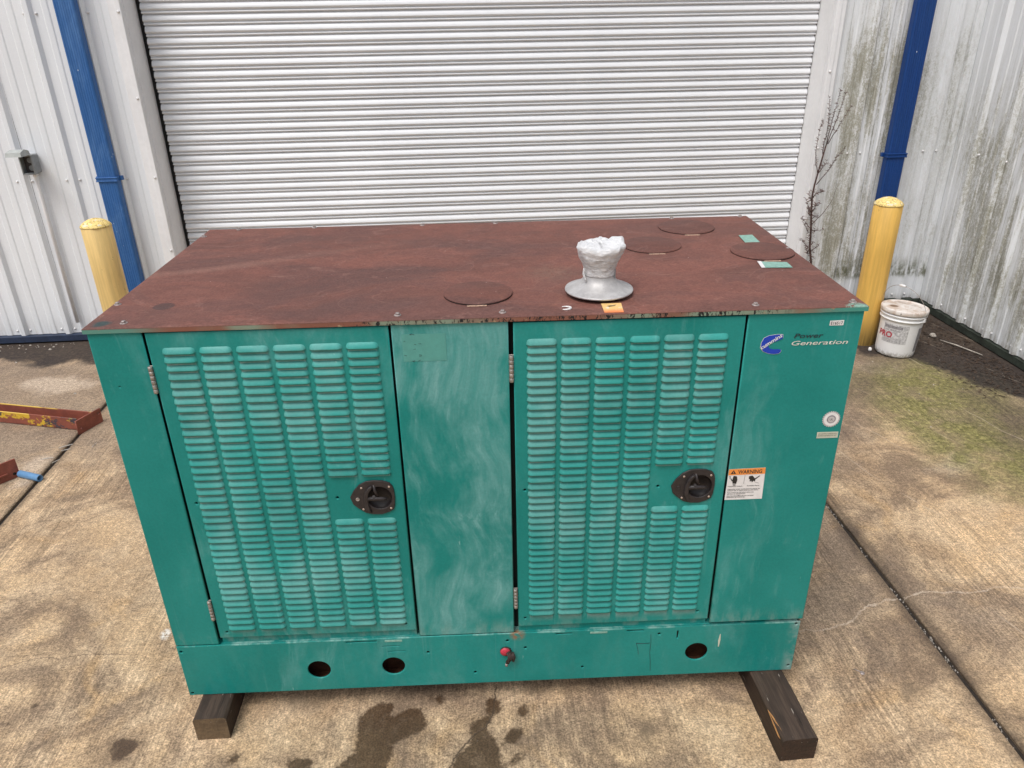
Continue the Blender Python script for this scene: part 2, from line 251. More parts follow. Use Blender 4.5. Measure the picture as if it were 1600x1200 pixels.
BLUEL = mk_blue('faded_blue_paint', (.034, .118, .32), (.12, .25, .50), .55)
BLUER = mk_blue('deep_blue_paint', (.008, .045, .185), (.02, .07, .20), .3)
TRIMB = simple('navy_base_trim', (.022, .035, .07), .55, 0, .3, 20)
TRIMG = simple('mossy_base_trim', (.03, .038, .028), .7, 0, .6, 16)
def mk_yellow(name, base, dirt):
    m = M(name); x, y, z = m.xyz(); s = m.noise(m.map(m.O, (1, 1, .05)), 42, 4, .7); n = m.noise(m.map(m.O, (1, 1, .5)), 9, 4, .7)
    c = m.bright(base, m.rng(s, .3, .7, .84, 1.1)); c = m.mix(m.mul(m.rng(n, .5, .75), .35), c, tuple(v*.7 for v in base))
    ch = m.mul(m.rng(m.noise(m.map(m.O, (1, 1, .7)), 38, 4, .75), .66, .69), m.rng(m.noise(m.O, 5, 2), .42, .6)); c = m.mix(ch, c, (.07, .045, .02))
    c = m.mix(m.mul(m.rng(z, .0, .28, dirt, 0), m.rng(s, .3, .6, .5, 1)), c, (.06, .04, .015))
    return m.out(c, .5, 0, m.bump(m.add(s, n), .2, .003))
YELL = mk_yellow('pale_yellow_paint', (.74, .52, .20), .2); YELR = mk_yellow('ochre_yellow_paint', (.72, .44, .10), .85)
def mk_cap():
    m = M('flaking_yellow_cap'); n = m.noise(m.O, 80, 4, .7, 1); c = m.mix(m.rng(n, .50, .58), (.86, .66, .24), (.46, .31, .11)); c = m.mix(m.rng(m.noise(m.O, 30, 3), .56, .62), c, (.7, .66, .5))
    return m.out(c, .7, 0, m.bump(n, .6, .004))
YCAP = mk_cap()
def mk_pail():
    m = M('scuffed_white_plastic'); x, y, z = m.xyz(); n = m.noise(m.O, 30, 5, .75); c = m.mix(m.mul(m.rng(n, .55, .72), .22), (.78, .775, .77), (.45, .42, .38))
    c = m.mix(m.mul(m.rng(z, .0, .05, .8, 0), m.rng(m.noise(m.O, 60, 3), .4, .6)), c, (.22, .19, .15)); return m.out(c, .4, 0, m.bump(n, .08, .002))
PAIL = mk_pail()
def mk_pl():
    m = M('dirty_pail_lid'); n = m.noise(m.O, 14, 5, .7, .5); c = m.mix(m.rng(n, .4, .65), (.70, .66, .62), (.5, .39, .31)); c = m.mix(m.rng(m.dist((-.07, .02, .31)), .022, .034, 1, 0), c, (.22, .14, .085))
    c = m.mix(m.mul(m.rng(m.noise(m.map(m.O, (1, 3, 1)), 22, 3), .66, .7), .9), c, (.1, .07, .06)); return m.out(c, .5, 0, m.bump(n, .2, .003))
PLID = mk_pl()
def mk_wood(name, c1, c2):
    m = M(name); g = m.noise(m.map(m.O, (1, .04, 1)), 85, 5, .75, .3); b = m.noise(m.map(m.O, (1, .25, 1)), 9, 4, .65)
    c = m.mix(m.rng(g, .3, .7), c1, c2); c = m.mix(m.rng(b, .4, .7), c, tuple(v*.5 for v in c1)); k = m.rng(m.noise(m.map(m.O, (1, .03, 1), (5, 0, 0)), 50, 3, .6), .68, .72); c = m.mix(k, c, (.008, .005, .003))
    c = m.mix(m.rng(m.noise(m.map(m.O, (1, .15, 1)), 120, 2), .70, .74), c, (.3, .26, .22))
    return m.out(c, .7, 0, m.bump(m.mth('SUBTRACT', g, k), .6, .003))
WOOD = mk_wood('weathered_timber', (.034, .019, .012), (.085, .055, .038)); WOODS = mk_wood('creosoted_timber_side', (.016, .008, .004), (.045, .022, .012))
WEND = mk_wood('cut_timber_end', (.10, .065, .034), (.17, .115, .062)); WSPL = simple('fresh_split_wood', (.44, .22, .08), .7, 0, .3, 50)
LATCH = simple('black_latch_plastic', (.024, .019, .019), .5, 0, .35, 60, .25)
LATCHD = simple('latch_recess', (.009, .006, .006), .5, 0, .4, 60)
STEEL = simple('dull_hinge_steel', (.36, .32, .29), .45, .6, .3, 140)
ZINC = simple('zinc_bolt', (.36, .31, .29), .5, .5, .3, 160)
RIVET = simple('rivet_metal', (.5, .40, .34), .4, .5)
def mk_alu():
    m = M('spun_aluminium'); n = m.noise(m.O, 22, 5, .7, .4); s = m.noise(m.O, 260, 2); c = m.mix(m.rng(n, .35, .7), (.42, .41, .40), (.58, .57, .56)); c = m.mix(m.mul(m.rng(s, .6, .7), .5), c, (.3, .29, .28))
    return m.out(c, .52, .35, m.bump(n, .2, .002))
ALU = mk_alu()
def mk_wrap():
    m = M('clear_stretch_wrap'); n = m.noise(m.map(m.O, (1, 1, 3.2), rot=(R(14), R(18), 0)), 30, 5, .72, 1.4); k = m.noise(m.map(m.O, (1, 1, 2.5), rot=(R(-20), R(-24), 0)), 55, 4, .7, 1.6)
    cz = m.vor(m.map(m.O, (1, 1, 2.2), rot=(R(25), R(15), 0)), 46); c = m.mix(m.rng(m.add(n, m.mul(m.rng(m.xyz()[2], 1.405, 1.43), .3)), .38, .62), (.58, .56, .54), (.80, .80, .80)); return m.out(c, .30, 0, m.bump(m.add(m.add(n, m.mul(k, .8)), m.mul(cz, .35)), .9, .007), .6)
WRAP = mk_wrap()
def mk_prim():
    m = M('red_primer_steel'); n = m.noise(m.map(m.O, (1, .4, 1)), 14, 5, .75, .5); p = m.noise(m.map(m.O, (.6, 1, 1), (3, 1, 0)), 7, 4, .7); x, y, z = m.xyz()
    c = m.mix(m.rng(n, .35, .65), (.27, .075, .045), (.20, .058, .038)); 
    near = m.mul(m.rng(y, -.034, -.029, 1, 0), 1.)
    ye = m.mul(m.mul(m.rng(p, .52, .56), m.rng(n, .42, .5)), near); c = m.mix(ye, c, (.62, .40, .03)); dk = m.mul(m.rng(m.noise(m.map(m.O, (.7, 1, 1), (8, 0, 0)), 10, 4, .75), .54, .58), near); c = m.mix(dk, c, (.06, .045, .055))
    c = m.mix(m.mul(m.rng(z, .068, .0705), m.rng(m.noise(m.O, 5, 2), .42, .5)), c, (.66, .44, .08))
    return m.out(c, .6, 0, m.bump(n, .3, .002))
PRIM = mk_prim()
PRIMP = simple('primer_end_plate', (.24, .066, .042), .6, 0, .25, 25)
HOLE = simple('black_hole_shadow', (.008, .005, .004), .9)
TUBE = simple('light_blue_tube', (.11, .25, .44), .45, 0, .1)
GREY = simple('weathered_grey_outlet', (.25, .26, .26), .6, 0, .15, 30); GREYL = simple('pale_outlet_cover', (.40, .42, .40), .6, 0, .12, 30); GREYD = simple('outlet_socket_face', (.05, .04, .038), .6)
TWIG = simple('dry_stem', (.070, .036, .030), .85, 0, .35, 60); SEED = simple('dry_seed_head', (.13, .085, .072), .9, 0, .4, 60)
def flat(name, col, rough=.45): return simple(name, col, rough, 0, .07, 60, .03)
WHT, BLK, ORG, BLU = flat('label_white', (.74, .72, .70)), flat('print_black', (.02, .02, .02)), flat('label_orange', (.80, .28, .06)), flat('decal_blue', (.006, .045, .42))
BLKG = flat('worn_black_letters', (.012, .03, .035)); WHTP = flat('worn_white_letters', (.62, .62, .55)); GRNL = simple('faded_green_label', (.22, .40, .33), .5, 0, .25, 90); SILV = flat('seal_silver', (.50, .47, .46)); TANL = flat('yellowed_label', (.52, .53, .42)); REDP = flat('print_red', (.42, .03, .05)); GRYP = simple('worn_grey_print', (.24, .23, .24), .5, 0, .5, 120)
REDC = simple('red_cap_plastic', (.48, .035, .06), .45, 0, .1, 60); CABLE = simple('grimy_cable', (.03, .018, .014), .7, 0, .6, 120)
def mk_ol():
    m = M('faded_orange_label'); x, y, z = m.xyz(); c = m.mix(m.rng(m.add(y, m.mul(m.noise(m.O, 40, 3), .02)), .015, .045), (.78, .24, .08), (.80, .52, .20)); return m.out(m.mix(m.rng(m.noise(m.O, 60, 3), .6, .7), c, (.75, .66, .5)), .5)
OLAB = mk_ol()
PEB = simple('pale_pebble', (.40, .36, .31), .9, 0, .4, 30); LEAF = simple('rotting_leaves', (.05, .03, .018), .9, 0, .6, 30); CLEAR = simple('clear_plastic_scrap', (.46, .42, .37), .2)

# ------------------------------------------------------------------ mesh kit
class MB:
    def __init__(s): s.v = []; s.f = []; s.sm = []; s.mi = []
    def add(s, vs, fs, smooth=False, mi=0):
        o = len(s.v); s.v += [tuple(p) for p in vs]; s.f += [tuple(i+o for i in f) for f in fs]; s.sm += [smooth]*len(fs); s.mi += [mi]*len(fs); return s
    def box(s, x0, x1, y0, y1, z0, z1, mi=0):
        return s.add([(x0,y0,z0),(x1,y0,z0),(x1,y1,z0),(x0,y1,z0),(x0,y0,z1),(x1,y0,z1),(x1,y1,z1),(x0,y1,z1)], [(0,3,2,1),(4,5,6,7),(0,1,5,4),(1,2,6,5),(2,3,7,6),(3,0,4,7)], False, mi)
    def bbox(s, x0, x1, y0, y1, z0, z1, b=.003, mi=0):       # box with chamfered edges
        vs = []; idx = {}
        X, Y, Z = (x0, x1), (y0, y1), (z0, z1); sg = (1, -1)
        for i in (0,1):
            for j in (0,1):
                for k in (0,1):
                    for ax in range(3):
                        p = [X[i], Y[j], Z[k]]; g = (sg[i], sg[j], sg[k])
                        for a in range(3):
                            if a != ax: p[a] += g[a]*b
                        idx[(i,j,k,ax)] = len(vs); vs.append(p)
        fs = []
        def q(l): fs.append(tuple(idx[t] for t in l))
        for i in (0,1): r = [(i,0,0,0),(i,1,0,0),(i,1,1,0),(i,0,1,0)]; q(r if i else r[::-1])
        for j in (0,1): r = [(0,j,0,1),(0,j,1,1),(1,j,1,1),(1,j,0,1)]; q(r if j else r[::-1])
        for k in (0,1): r = [(0,0,k,2),(1,0,k,2),(1,1,k,2),(0,1,k,2)]; q(r if k else r[::-1])
        for i in (0,1):
            for j in (0,1): q([(i,j,0,0),(i,j,1,0),(i,j,1,1),(i,j,0,1)])
            for k in (0,1): q([(i,0,k,0),(i,1,k,0),(i,1,k,2),(i,0,k,2)])
        for j in (0,1):
            for k in (0,1): q([(0,j,k,1),(1,j,k,1),(1,j,k,2),(0,j,k,2)])
        for i in (0,1):
            for j in (0,1):
                for k in (0,1): q([(i,j,k,0),(i,j,k,1),(i,j,k,2)])
        return s.add(vs, fs, False, mi)
    def tube(s, pts, r, n=8, cap=True, mi=0, smooth=True):
        pts = [Vector(p) for p in pts]; rs = r if isinstance(r, (list, tuple)) else [r]*len(pts); vs = []; fs = []
        prev = None
        for i, p in enumerate(pts):
            t = (pts[min(i+1, len(pts)-1)]-pts[max(i-1, 0)]).normalized()
            if prev is None: a = t.orthogonal().normalized()
            else: a = (prev - t*prev.dot(t)); a = a.normalized() if a.length > 1e-6 else t.orthogonal().normalized()
            prev = a; b = t.cross(a)
            for k in range(n): an = 2*math.pi*k/n; vs.append(p+(a*math.cos(an)+b*math.sin(an))*rs[i])
        for i in range(len(pts)-1):
            for k in range(n): fs.append((i*n+k, i*n+(k+1)%n, (i+1)*n+(k+1)%n, (i+1)*n+k))
        s.add(vs, fs, smooth, mi)
        if cap: o = len(s.v)-len(vs); s.f += [tuple(o+k for k in range(n))[::-1], tuple(o+(len(pts)-1)*n+k for k in range(n))]; s.sm += [False]*2; s.mi += [mi]*2
        return s
    def lathe(s, prof, c=(0,0,0), n=32, fn=None, cap=True, smooth=True, mi=0, axis='z'):
        vs = []; fs = []
        for r, z in prof:
            for k in range(n):
                a = 2*math.pi*k/n; rr = r if fn is None else r*fn(a, z)
                p = (math.cos(a)*rr, math.sin(a)*rr, z)
                if axis == 'y': p = (p[0], -z, p[1])
                vs.append((c[0]+p[0], c[1]+p[1], c[2]+p[2]))
        m = len(prof)
        for i in range(m-1):
            for k in range(n): fs.append((i*n+k, i*n+(k+1)%n, (i+1)*n+(k+1)%n, (i+1)*n+k))
        if cap: fs.append(tuple(range(n))[::-1]); fs.append(tuple((m-1)*n+k for k in range(n)))
        return s.add(vs, fs, smooth, mi)
    def strip(s, prof, a0, a1, plane='xy', smooth=False, mi=0):   # extrude an open profile along z (plane xy) or x (plane yz)
        vs = []; fs = []; n = len(prof)
        for t in (a0, a1):
            for p, q in prof: vs.append((p, q, t) if plane == 'xy' else (t, p, q))
        for i in range(n-1): fs.append((i, i+1, n+i+1, n+i))
        return s.add(vs, fs, smooth, mi)
    def prism(s, poly, y0, y1, mi=0):   # polygon in xz extruded along y
        n = len(poly); vs = [(x, y0, z) for x, z in poly]+[(x, y1, z) for x, z in poly]
        return s.add(vs, [tuple(range(n)), tuple(range(n, 2*n))[::-1]]+[(i, (i+1)%n, n+(i+1)%n, n+i)[::-1] for i in range(n)], False, mi)
    def build(s, name, mat, parent=None, org=(0,0,0), **kw):
        me = bpy.data.meshes.new(name); me.from_pydata([(x-org[0], y-org[1], z-org[2]) for x, y, z in s.v], [], s.f)
        for q in (mat if isinstance(mat, (list, tuple)) else [mat]): me.materials.append(q)
        me.polygons.foreach_set('use_smooth', s.sm); me.polygons.foreach_set('material_index', s.mi); me.update()
        return link(name, me, parent, **kw)
def link(name, me, parent=None, loc=(0,0,0), label=None, cat=None, group=None, kind=None, rot=None):
    o = bpy.data.objects.new(name, me); COL.objects.link(o); o.parent = parent; o.location = loc
    if rot: o.rotation_euler = rot
    for k, v in (('label', label), ('category', cat), ('group', group), ('kind', kind)):
        if v: o[k] = v
    return o
def thing(name, label, cat, loc=(0,0,0), rz=0., group=None, kind=None):
    return link(name, None, None, loc, label, cat, group, kind, (0, 0, rz))
def plate(name, outline, holes, y0, th, mat, parent, org=(0,0,0), bev=.0012, **kw):     # sheet in xz with real holes
    cu = bpy.data.curves.new(name, 'CURVE'); cu.dimensions = '2D'; cu.fill_mode = 'BOTH'; cu.extrude = th/2-bev; cu.bevel_depth = bev; cu.bevel_resolution = 1; cu.offset = -bev
    for pl in [outline]+list(holes):
        sp = cu.splines.new('POLY'); sp.points.add(len(pl)-1); sp.use_cyclic_u = True
        for i, (x, z) in enumerate(pl): sp.points[i].co = (x, z, 0, 1)
    o = bpy.data.objects.new(name, cu); COL.objects.link(o); dg = bpy.context.evaluated_depsgraph_get(); me = bpy.data.meshes.new_from_object(o.evaluated_get(dg)); COL.objects.unlink(o); bpy.data.objects.remove(o)
    for v in me.vertices: x, z, t = v.co; v.co = (x-org[0], y0+th/2-t-org[1], z-org[2])
    me.materials.clear(); me.materials.append(mat); me.name = name
    return link(name, me, parent, **kw)
def circ(cx, cz, r, n=10, sx=1): return [(cx+math.cos(2*math.pi*k/n)*r*sx, cz+math.sin(2*math.pi*k/n)*r) for k in range(n)]
def text(name, s, x, z, h, mat, parent, y=.004, width=None, shear=0, rot=0, bold=0, plane='xz', fn=None, org=(0,0,0)):
    cu = bpy.data.curves.new(name, 'FONT'); cu.body = s; cu.size = 1; cu.shear = shear; cu.offset = bold; cu.extrude = .0; cu.resolution_u = 3
    o = bpy.data.objects.new(name, cu); COL.objects.link(o); dg = bpy.context.evaluated_depsgraph_get(); me = bpy.data.meshes.new_from_object(o.evaluated_get(dg)); COL.objects.unlink(o); bpy.data.objects.remove(o)
    xs = [v.co.x for v in me.vertices]; x0, x1 = min(xs), max(xs); k = h/.70; kx = width/(x1-x0) if width else k
    c, sn = math.cos(rot), math.sin(rot)
    for v in me.vertices:
        a, b = (v.co.x-x0)*kx, v.co.y*k; a, b = a*c-b*sn, a*sn+b*c
        if fn: v.co = fn(x+a, z+b)
        elif plane == 'xz': v.co = (x+a-org[0], y-org[1], z+b-org[2])
        else: v.co = (x+a-org[0], y+b-org[1], z-org[2])
    me.materials.clear(); me.materials.append(mat)
    return link(name, me, parent)

# ------------------------------------------------------------------ ground
gmb = MB(); gmb.add([(-60,-60,-.12),(60,-60,-.12),(60,60,-.12),(-60,60,-.12)], [(0,1,2,3)]); gmb.build('ground', SOILTOP, kind='structure')
pave = thing('concrete_pavement', 'stained tan concrete slabs with broom lines and open joints', 'pavement', (0,0,0), YAW, kind='structure')
POLY = dict(
 stain=[[(0.585,0.006),(0.627,-0.007),(0.625,-0.056),(0.678,-0.03),(0.724,-0.031),(0.733,-0.095),(0.722,-0.12),(0.655,-0.14),(0.637,-0.161),(0.636,-0.209),(0.614,-0.234),(0.613,-0.333),(0.479,-0.322),(0.474,-0.221),(0.519,-0.172),(0.523,-0.117),(0.525,-0.047),(0.547,-0.019)],
  [(0.917,-0.008),(0.963,-0.019),(0.97,-0.063),(0.939,-0.084),(0.912,-0.128),(0.945,-0.16),(0.956,-0.211),(0.951,-0.362),(0.8,-0.349),(0.809,-0.251),(0.819,-0.215),(0.867,-0.17),(0.863,-0.124),(0.874,-0.084),(0.914,-0.082)],
  [(0.753,0.019),(0.789,0.01),(0.794,-0.016),(0.769,-0.029),(0.748,-0.006)],[(0.735,0.021),(0.745,0.017),(0.743,-0.012),(0.732,-0.011)],[(1.015,-0.073),(1.032,-0.044),(1.053,-0.039),(1.05,-0.076),(1.027,-0.104)],
  [(0.995,-0.13),(1.039,-0.14),(1.022,-0.167),(0.991,-0.192),(0.963,-0.178)],[(0.989,-0.219),(1.037,-0.212),(1.015,-0.242),(0.986,-0.261),(0.968,-0.254)],
  [(-0.203,-0.064),(-0.161,-0.062),(-0.12,-0.083),(-0.152,-0.124),(-0.173,-0.141),(-0.212,-0.124),(-0.218,-0.085)],[(0.17,-0.141),(0.189,-0.159),(0.172,-0.184),(0.155,-0.188),(0.146,-0.172)],
  [(-0.572,0.032),(-0.559,0.025),(-0.555,0.007),(-0.573,0.015)],[(-0.535,0.097),(-0.517,0.095),(-0.513,0.076),(-0.531,0.077)],[(0.329,-0.182),(0.374,-0.176),(0.415,-0.195),(0.401,-0.225),(0.327,-0.219)]],
 faint=[[(1.059,0.024),(1.096,0.021),(1.114,-0.0),(1.086,-0.023),(1.051,-0.008)],[(1.377,-0.158),(1.425,-0.162),(1.419,-0.207),(1.382,-0.221),(1.364,-0.191)],[(1.076,-0.114),(1.101,-0.113),(1.098,-0.139),(1.079,-0.137)],
  [(2.259,-0.078),(2.31,-0.082),(2.286,-0.131),(2.236,-0.145),(2.233,-0.114)],[(0.465,-0.156),(0.441,-0.052),(0.479,-0.113)],[(0.274,0.049),(0.438,0.047),(0.398,-0.024),(0.296,-0.009)]],
 algae=[[(3.359,2.119),(3.676,2.22),(3.915,1.97),(3.699,1.394),(3.531,0.942),(3.383,1.037),(3.274,1.31),(3.276,1.539),(3.244,1.799)]],
 dirt=[[(3.406,2.656),(3.43,2.433),(3.706,2.342),(3.774,2.118),(3.853,1.935),(4.054,1.636),(4.491,1.907),(4.6,3.7),(3.2,3.7),(3.3,3.0)],[(-3.594,3.6),(-1.2,3.6),(-1.15,2.736),(-1.657,2.915),(-1.768,2.808),(-2.143,3.0),(-3.227,2.845)]],
 dirt2=[[(3.822,2.068),(3.917,1.805),(3.936,1.576),(3.625,1.154),(3.625,1.537)],[(3.344,2.402),(3.471,2.291),(3.136,1.734),(2.836,1.419),(2.802,1.487)],[(-.6,3.6),(3.2,3.6),(3.2,3.1),(-.6,3.1)]],
 tone=[[(2.86,1.76),(3.12,2.15),(3.43,2.49),(3.68,2.37),(4.05,2.18),(4.76,2.24),(4.3,0.74),(3.61,0.94),(3.44,1.08),(3.46,1.29),(3.31,1.37),(3.24,1.72),(3.18,1.89),(2.87,1.48),(2.66,1.25)],[(-2.41,3.05),(-1.43,2.94),(-0.93,1.81),(-1.0,1.62),(-1.23,1.84),(-1.26,1.65),(-1.37,1.52),(-1.9,1.3)],[(2.33,0.86),(2.49,0.85),(2.5,0.43),(2.21,0.12),(2.0,0.11)],[(2.6,0.34),(2.86,0.19),(2.76,0.04),(2.58,0.12)]],
 pale=[[(-1.84,2.6),(-1.75,2.68),(-1.55,2.68),(-1.35,2.56),(-1.49,2.46),(-1.66,2.42)],[(3.22,1.22),(3.39,1.17),(3.18,1.06),(3.06,1.12)],[(3.33,2.38),(3.52,2.24),(3.42,2.11),(3.27,2.22)],[(-1.31,1.63),(-1.2,1.77),(-1.18,1.5),(-1.22,1.42)]],
 white=[[(-0.223,0.391),(-0.202,0.397),(-0.177,0.356),(-0.206,0.343),(-0.229,0.361)]])
CRK = dict(crack_a=[(2.015,0.185),(2.115,0.176),(2.234,0.206),(2.314,0.27),(2.415,0.3),(2.479,0.305),(2.568,0.331),(2.754,0.31),(2.868,0.331),(3.044,0.297)],
 crack_b=[(-0.791,0.238),(-0.719,0.259),(-0.611,0.297),(-0.557,0.295),(-0.528,0.278),(-0.493,0.295),(-0.441,0.299),(-0.306,0.287)],
 crack_c=[(-.27,.8),(-.21,.823),(-.138,.887),(-.117,.918),(-.079,.939),(.04,.956)])
def sdf(X, Y, polys):
    best = np.full(X.shape, -9.)
    for P in polys:
        d = np.full(X.shape, 9.); ins = np.zeros(X.shape, bool)
        for (x0, y0), (x1, y1) in zip(P, P[1:]+P[:1]):
            ex, ey = x1-x0, y1-y0; t = np.clip(((X-x0)*ex+(Y-y0)*ey)/(ex*ex+ey*ey), 0, 1); d = np.minimum(d, np.hypot(X-x0-t*ex, Y-y0-t*ey))
            if y0 != y1: ins ^= ((y0 > Y) != (y1 > Y)) & (X < ex*(Y-y0)/ey+x0)
        best = np.maximum(best, np.where(ins, d, -d))
    return best
def slab(x0, x1, y0, y1, res):
    nx, ny = max(2, int((x1-x0)/res)), max(2, int((y1-y0)/res)); b = .006
    xs = np.r_[x0, x0+b*.4, np.linspace(x0+b, x1-b, nx), x1-b*.4, x1]; ys = np.r_[y0, y0+b*.4, np.linspace(y0+b, y1-b, ny), y1-b*.4, y1]
    X, Y = np.meshgrid(xs, ys); Z = np.zeros_like(X)
    e = np.minimum(np.minimum(X-x0, x1-X), np.minimum(Y-y0, y1-Y)); Z = -np.where(e < b, (b-e)**2/b*.9, 0)
    n = len(xs); m = len(ys); vs = np.stack([X, Y, Z], -1).reshape(-1, 3); I = np.arange(n*m).reshape(m, n)
    q = np.stack([I[:-1, :-1], I[:-1, 1:], I[1:, 1:], I[1:, :-1]], -1).reshape(-1, 4)
    ring = list(I[0])+list(I[1:, -1])+list(I[-1, -2::-1])+list(I[-2:0:-1, 0]); lo = vs[ring].copy(); lo[:, 2] = -.11; k = len(vs)
    allv = np.vstack([vs, lo]); sk = [(ring[(i+1) % len(ring)], ring[i], k+i, k+(i+1) % len(ring)) for i in range(len(ring))]
    me = bpy.data.meshes.new('slab'); me.from_pydata(allv.tolist(), [], q.tolist()+sk); me.materials.append(CONC)
    ax, ay = allv[:, 0], allv[:, 1]
    for nm, P in POLY.items(): a = me.attributes.new(nm, 'FLOAT', 'POINT'); a.data.foreach_set('value', sdf(ax, ay, P).astype('f4'))
    for nm, P in CRK.items():
        u, v = (ay, ax) if nm == 'crack_c' else (ax, ay); px = [p[0] for p in P]; pv = [p[1] for p in P]
        s = v-np.interp(u, px, pv); on = ((u > px[0]) & (u < px[-1])).astype('f4')
        a = me.attributes.new(nm, 'FLOAT', 'POINT'); a.data.foreach_set('value', s.astype('f4')); a = me.attributes.new(nm+'_on', 'FLOAT', 'POINT'); a.data.foreach_set('value', on)
    link('slab', me, pave)
G = .010
slab(-1.172+G, 2.475-G, -2.2+G, 3.52, .02); slab(2.475+G, 6.1-G, -2.2+G, 3.52, .025); slab(-4.82+G, -1.172-G, -2.2+G, 3.52, .025)
for a, b in ((-8.46, -4.82), (-4.82, -1.172), (-1.172, 2.475), (2.475, 6.1)): slab(a+G, b-G, -7.9, -2.2-G, .5)
slab(-8.46+G, -4.82-G, -2.2+G, 3.52, .5)
jf = MB()
for xj in (-1.172, 2.475): jf.box(xj-G, xj+G, -7.9, 3.52, -.1, -.014)
jf.build('joint_filler', SOIL, pave)
gv = MB()
for i in range(420):     # light grit lying in the right joint
    t = random.random(); yy = -1.5+t*3.2; r = random.uniform(.0012, .0032)
    if math.sin(yy*9)+math.sin(yy*23+1) < -.4: continue
    xx = 2.475+random.uniform(-.006, .006); gv.add([(xx-r, yy-r, -.013), (xx+r, yy-r, -.013), (xx, yy+r*1.3, -.013), (xx, yy, -.012+r*1.6)], [(0,1,3),(1,2,3),(2,0,3)])
gv.build('joint_grit', PEB, pave, kind='stuff')

# ------------------------------------------------------------------ warehouse (building frame, origin at the door threshold)
WO = (1.0, 3.3, 0.0)
wh = thing('warehouse', 'white corrugated metal warehouse front with large roll-up door behind the generator', 'building', bw(*WO), YAW)
def prof(a, b, majors, minors, depth=.025, sgn=-1, base=0.):
    pts = [(a, base)]
    ev = []
    for c in majors: ev.append((c, 'M'))
    for c in minors: ev.append((c, 'm'))
    for c, k in sorted(ev):
        L = [(-.030, 0), (-.013, depth), (.013, depth), (.030, 0)] if k == 'M' else [(-.022, 0), (-.014, .0045), (.014, .0045), (.022, 0)]
        if c-.031 < a or c+.031 > b: continue
        pts += [(c+u, base+sgn*d) for u, d in L]
    pts.append((b, base)); return pts
def sheet(a, b, majors, minors, z0, z1, mat, parent, along='x', base=3.3, org=WO, seed=0, zend=None):
    p = prof(a, b, majors, minors, base=base); q = []
    for (x0, d0), (x1, d1) in zip(p, p[1:]):       # subdivide the flats so they can ripple
        k = max(1, int((x1-x0)/.05)); q += [(x0+(x1-x0)*i/k, d0+(d1-d0)*i/k) for i in range(k)]
    q.append(p[-1]); nz = 26; vs = []; fs = []; n = len(q)
    for j in range(nz+1):
        z = z0+(z1-z0)*j/nz
        for x, d in q:
            w = .0022*mnoise.noise(Vector((x*2.1+seed, z*1.3, 3.)))+.0008*mnoise.noise(Vector((x*9, z*5, seed)))
            vs.append((x, d+w, z) if along == 'x' else (d+w, x, z))
    for j in range(nz):
        for i in range(n-1):
            f = (j*n+i, j*n+i+1, (j+1)*n+i+1, (j+1)*n+i); fs.append(f if along == 'x' else f[::-1])
    mb = MB(); mb.add(vs, fs); return mb.build('wall_sheet', mat, parent, org)
def lattice(c0, pitch, n, mi=(.105, .195)): return [c0+pitch*i for i in range(n)], [c0+pitch*i+m for i in range(n) for m in mi]
HT = 4.3
mL, nL = lattice(-1.520-.295*22, .295, 24, (.10, .195)); mL[-1] = -1.225; nL = [v for v in nL if v < -1.09]
edges = [-1.055]+[-1.520-.295*k+.034 for k in (1, 4, 7, 10, 13, 16, 19)]
for i, (b, a) in enumerate(zip(edges, edges[1:])):
    sheet(a+(.0), b, mL, nL, .055, HT, WL, wh, base=3.3-.0015*(i % 2), seed=i*7)
mR, nR = lattice(3.30, .27, 4, (.095, .175)); sheet(3.345, 4.258, mR[1:], [v for v in nR if v > 3.36 and v < 4.2], .055, HT, WR, wh, seed=50)
sheet(-1.055, 3.352, [], [], 3.12, HT, WL, wh, seed=70)      # above the door
# door surround: face trim and 0.2 m reveal
OX0, OX1, DY = -.982, 3.287, 3.5
for x0, x1, rx in ((-1.056, OX0, OX0), (OX1, 3.350, OX1)):
    s = 1 if x0 < 0 else -1
    t = MB(); t.bbox(x0, x1, 3.262, 3.31, 0.02, 3.12, .004); t.bbox((x1-.030) if s > 0 else x0, x1 if s > 0 else x0+.030, 3.254, 3.2615, .02, 3.12, .002); t.build('door_trim', JAMB, wh, WO)
    t = MB(); t.box(rx-.02 if s > 0 else rx, rx if s > 0 else rx+.02, 3.312, 3.62, .004, 3.12); t.build('door_jamb', JAMBD, wh, WO)
t = MB(); t.box(OX0, OX1, 3.262, 3.62, 3.1, 3.16); t.build('door_header', JAMB, wh, WO)
for g0, g1 in ((OX0+.001, OX0+.028), (OX1-.006, OX1-.001)): t = MB(); t.box(g0, g1, DY+.006, DY+.05, .003, 3.1); t.build('guide_gap', SHADEBLK, wh, WO)  # black strips stand in for the unlit gap beside the curtain
t = MB(); t.box(-7.2, -1.056, 3.258, 3.335, .012, .052); t.build('base_trim', TRIMB, wh, WO)
t = MB(); t.box(3.352, 4.26, 3.258, 3.335, .012, .052); t.build('base_trim', TRIMG, wh, WO)
t = MB(); t.box(-7.2, -1.056, 3.336, 3.4, .0, HT); t.box(3.352, 4.3, 3.336, 3.4, .0, HT); t.box(-7.2, 4.3, 3.62, 3.66, 0, HT); t.build('wall_backing', INSIDE, wh, WO)
t = MB(); t.bbox(4.205, 4.258, 3.262, 3.296, .055, HT, .004); t.build('corner_trim', WR, wh, WO)
def screw_mesh():
    mb = MB(); mb.lathe([(.0085, 0), (.0085, .0018), (.0055, .002), (.005, .006), (.003, .0072)], n=8, axis='y'); return mb
sm_ = screw_mesh().build('screw', SCREWW, wh); sm_.location = (-1.547-WO[0], -.002, 2.03)
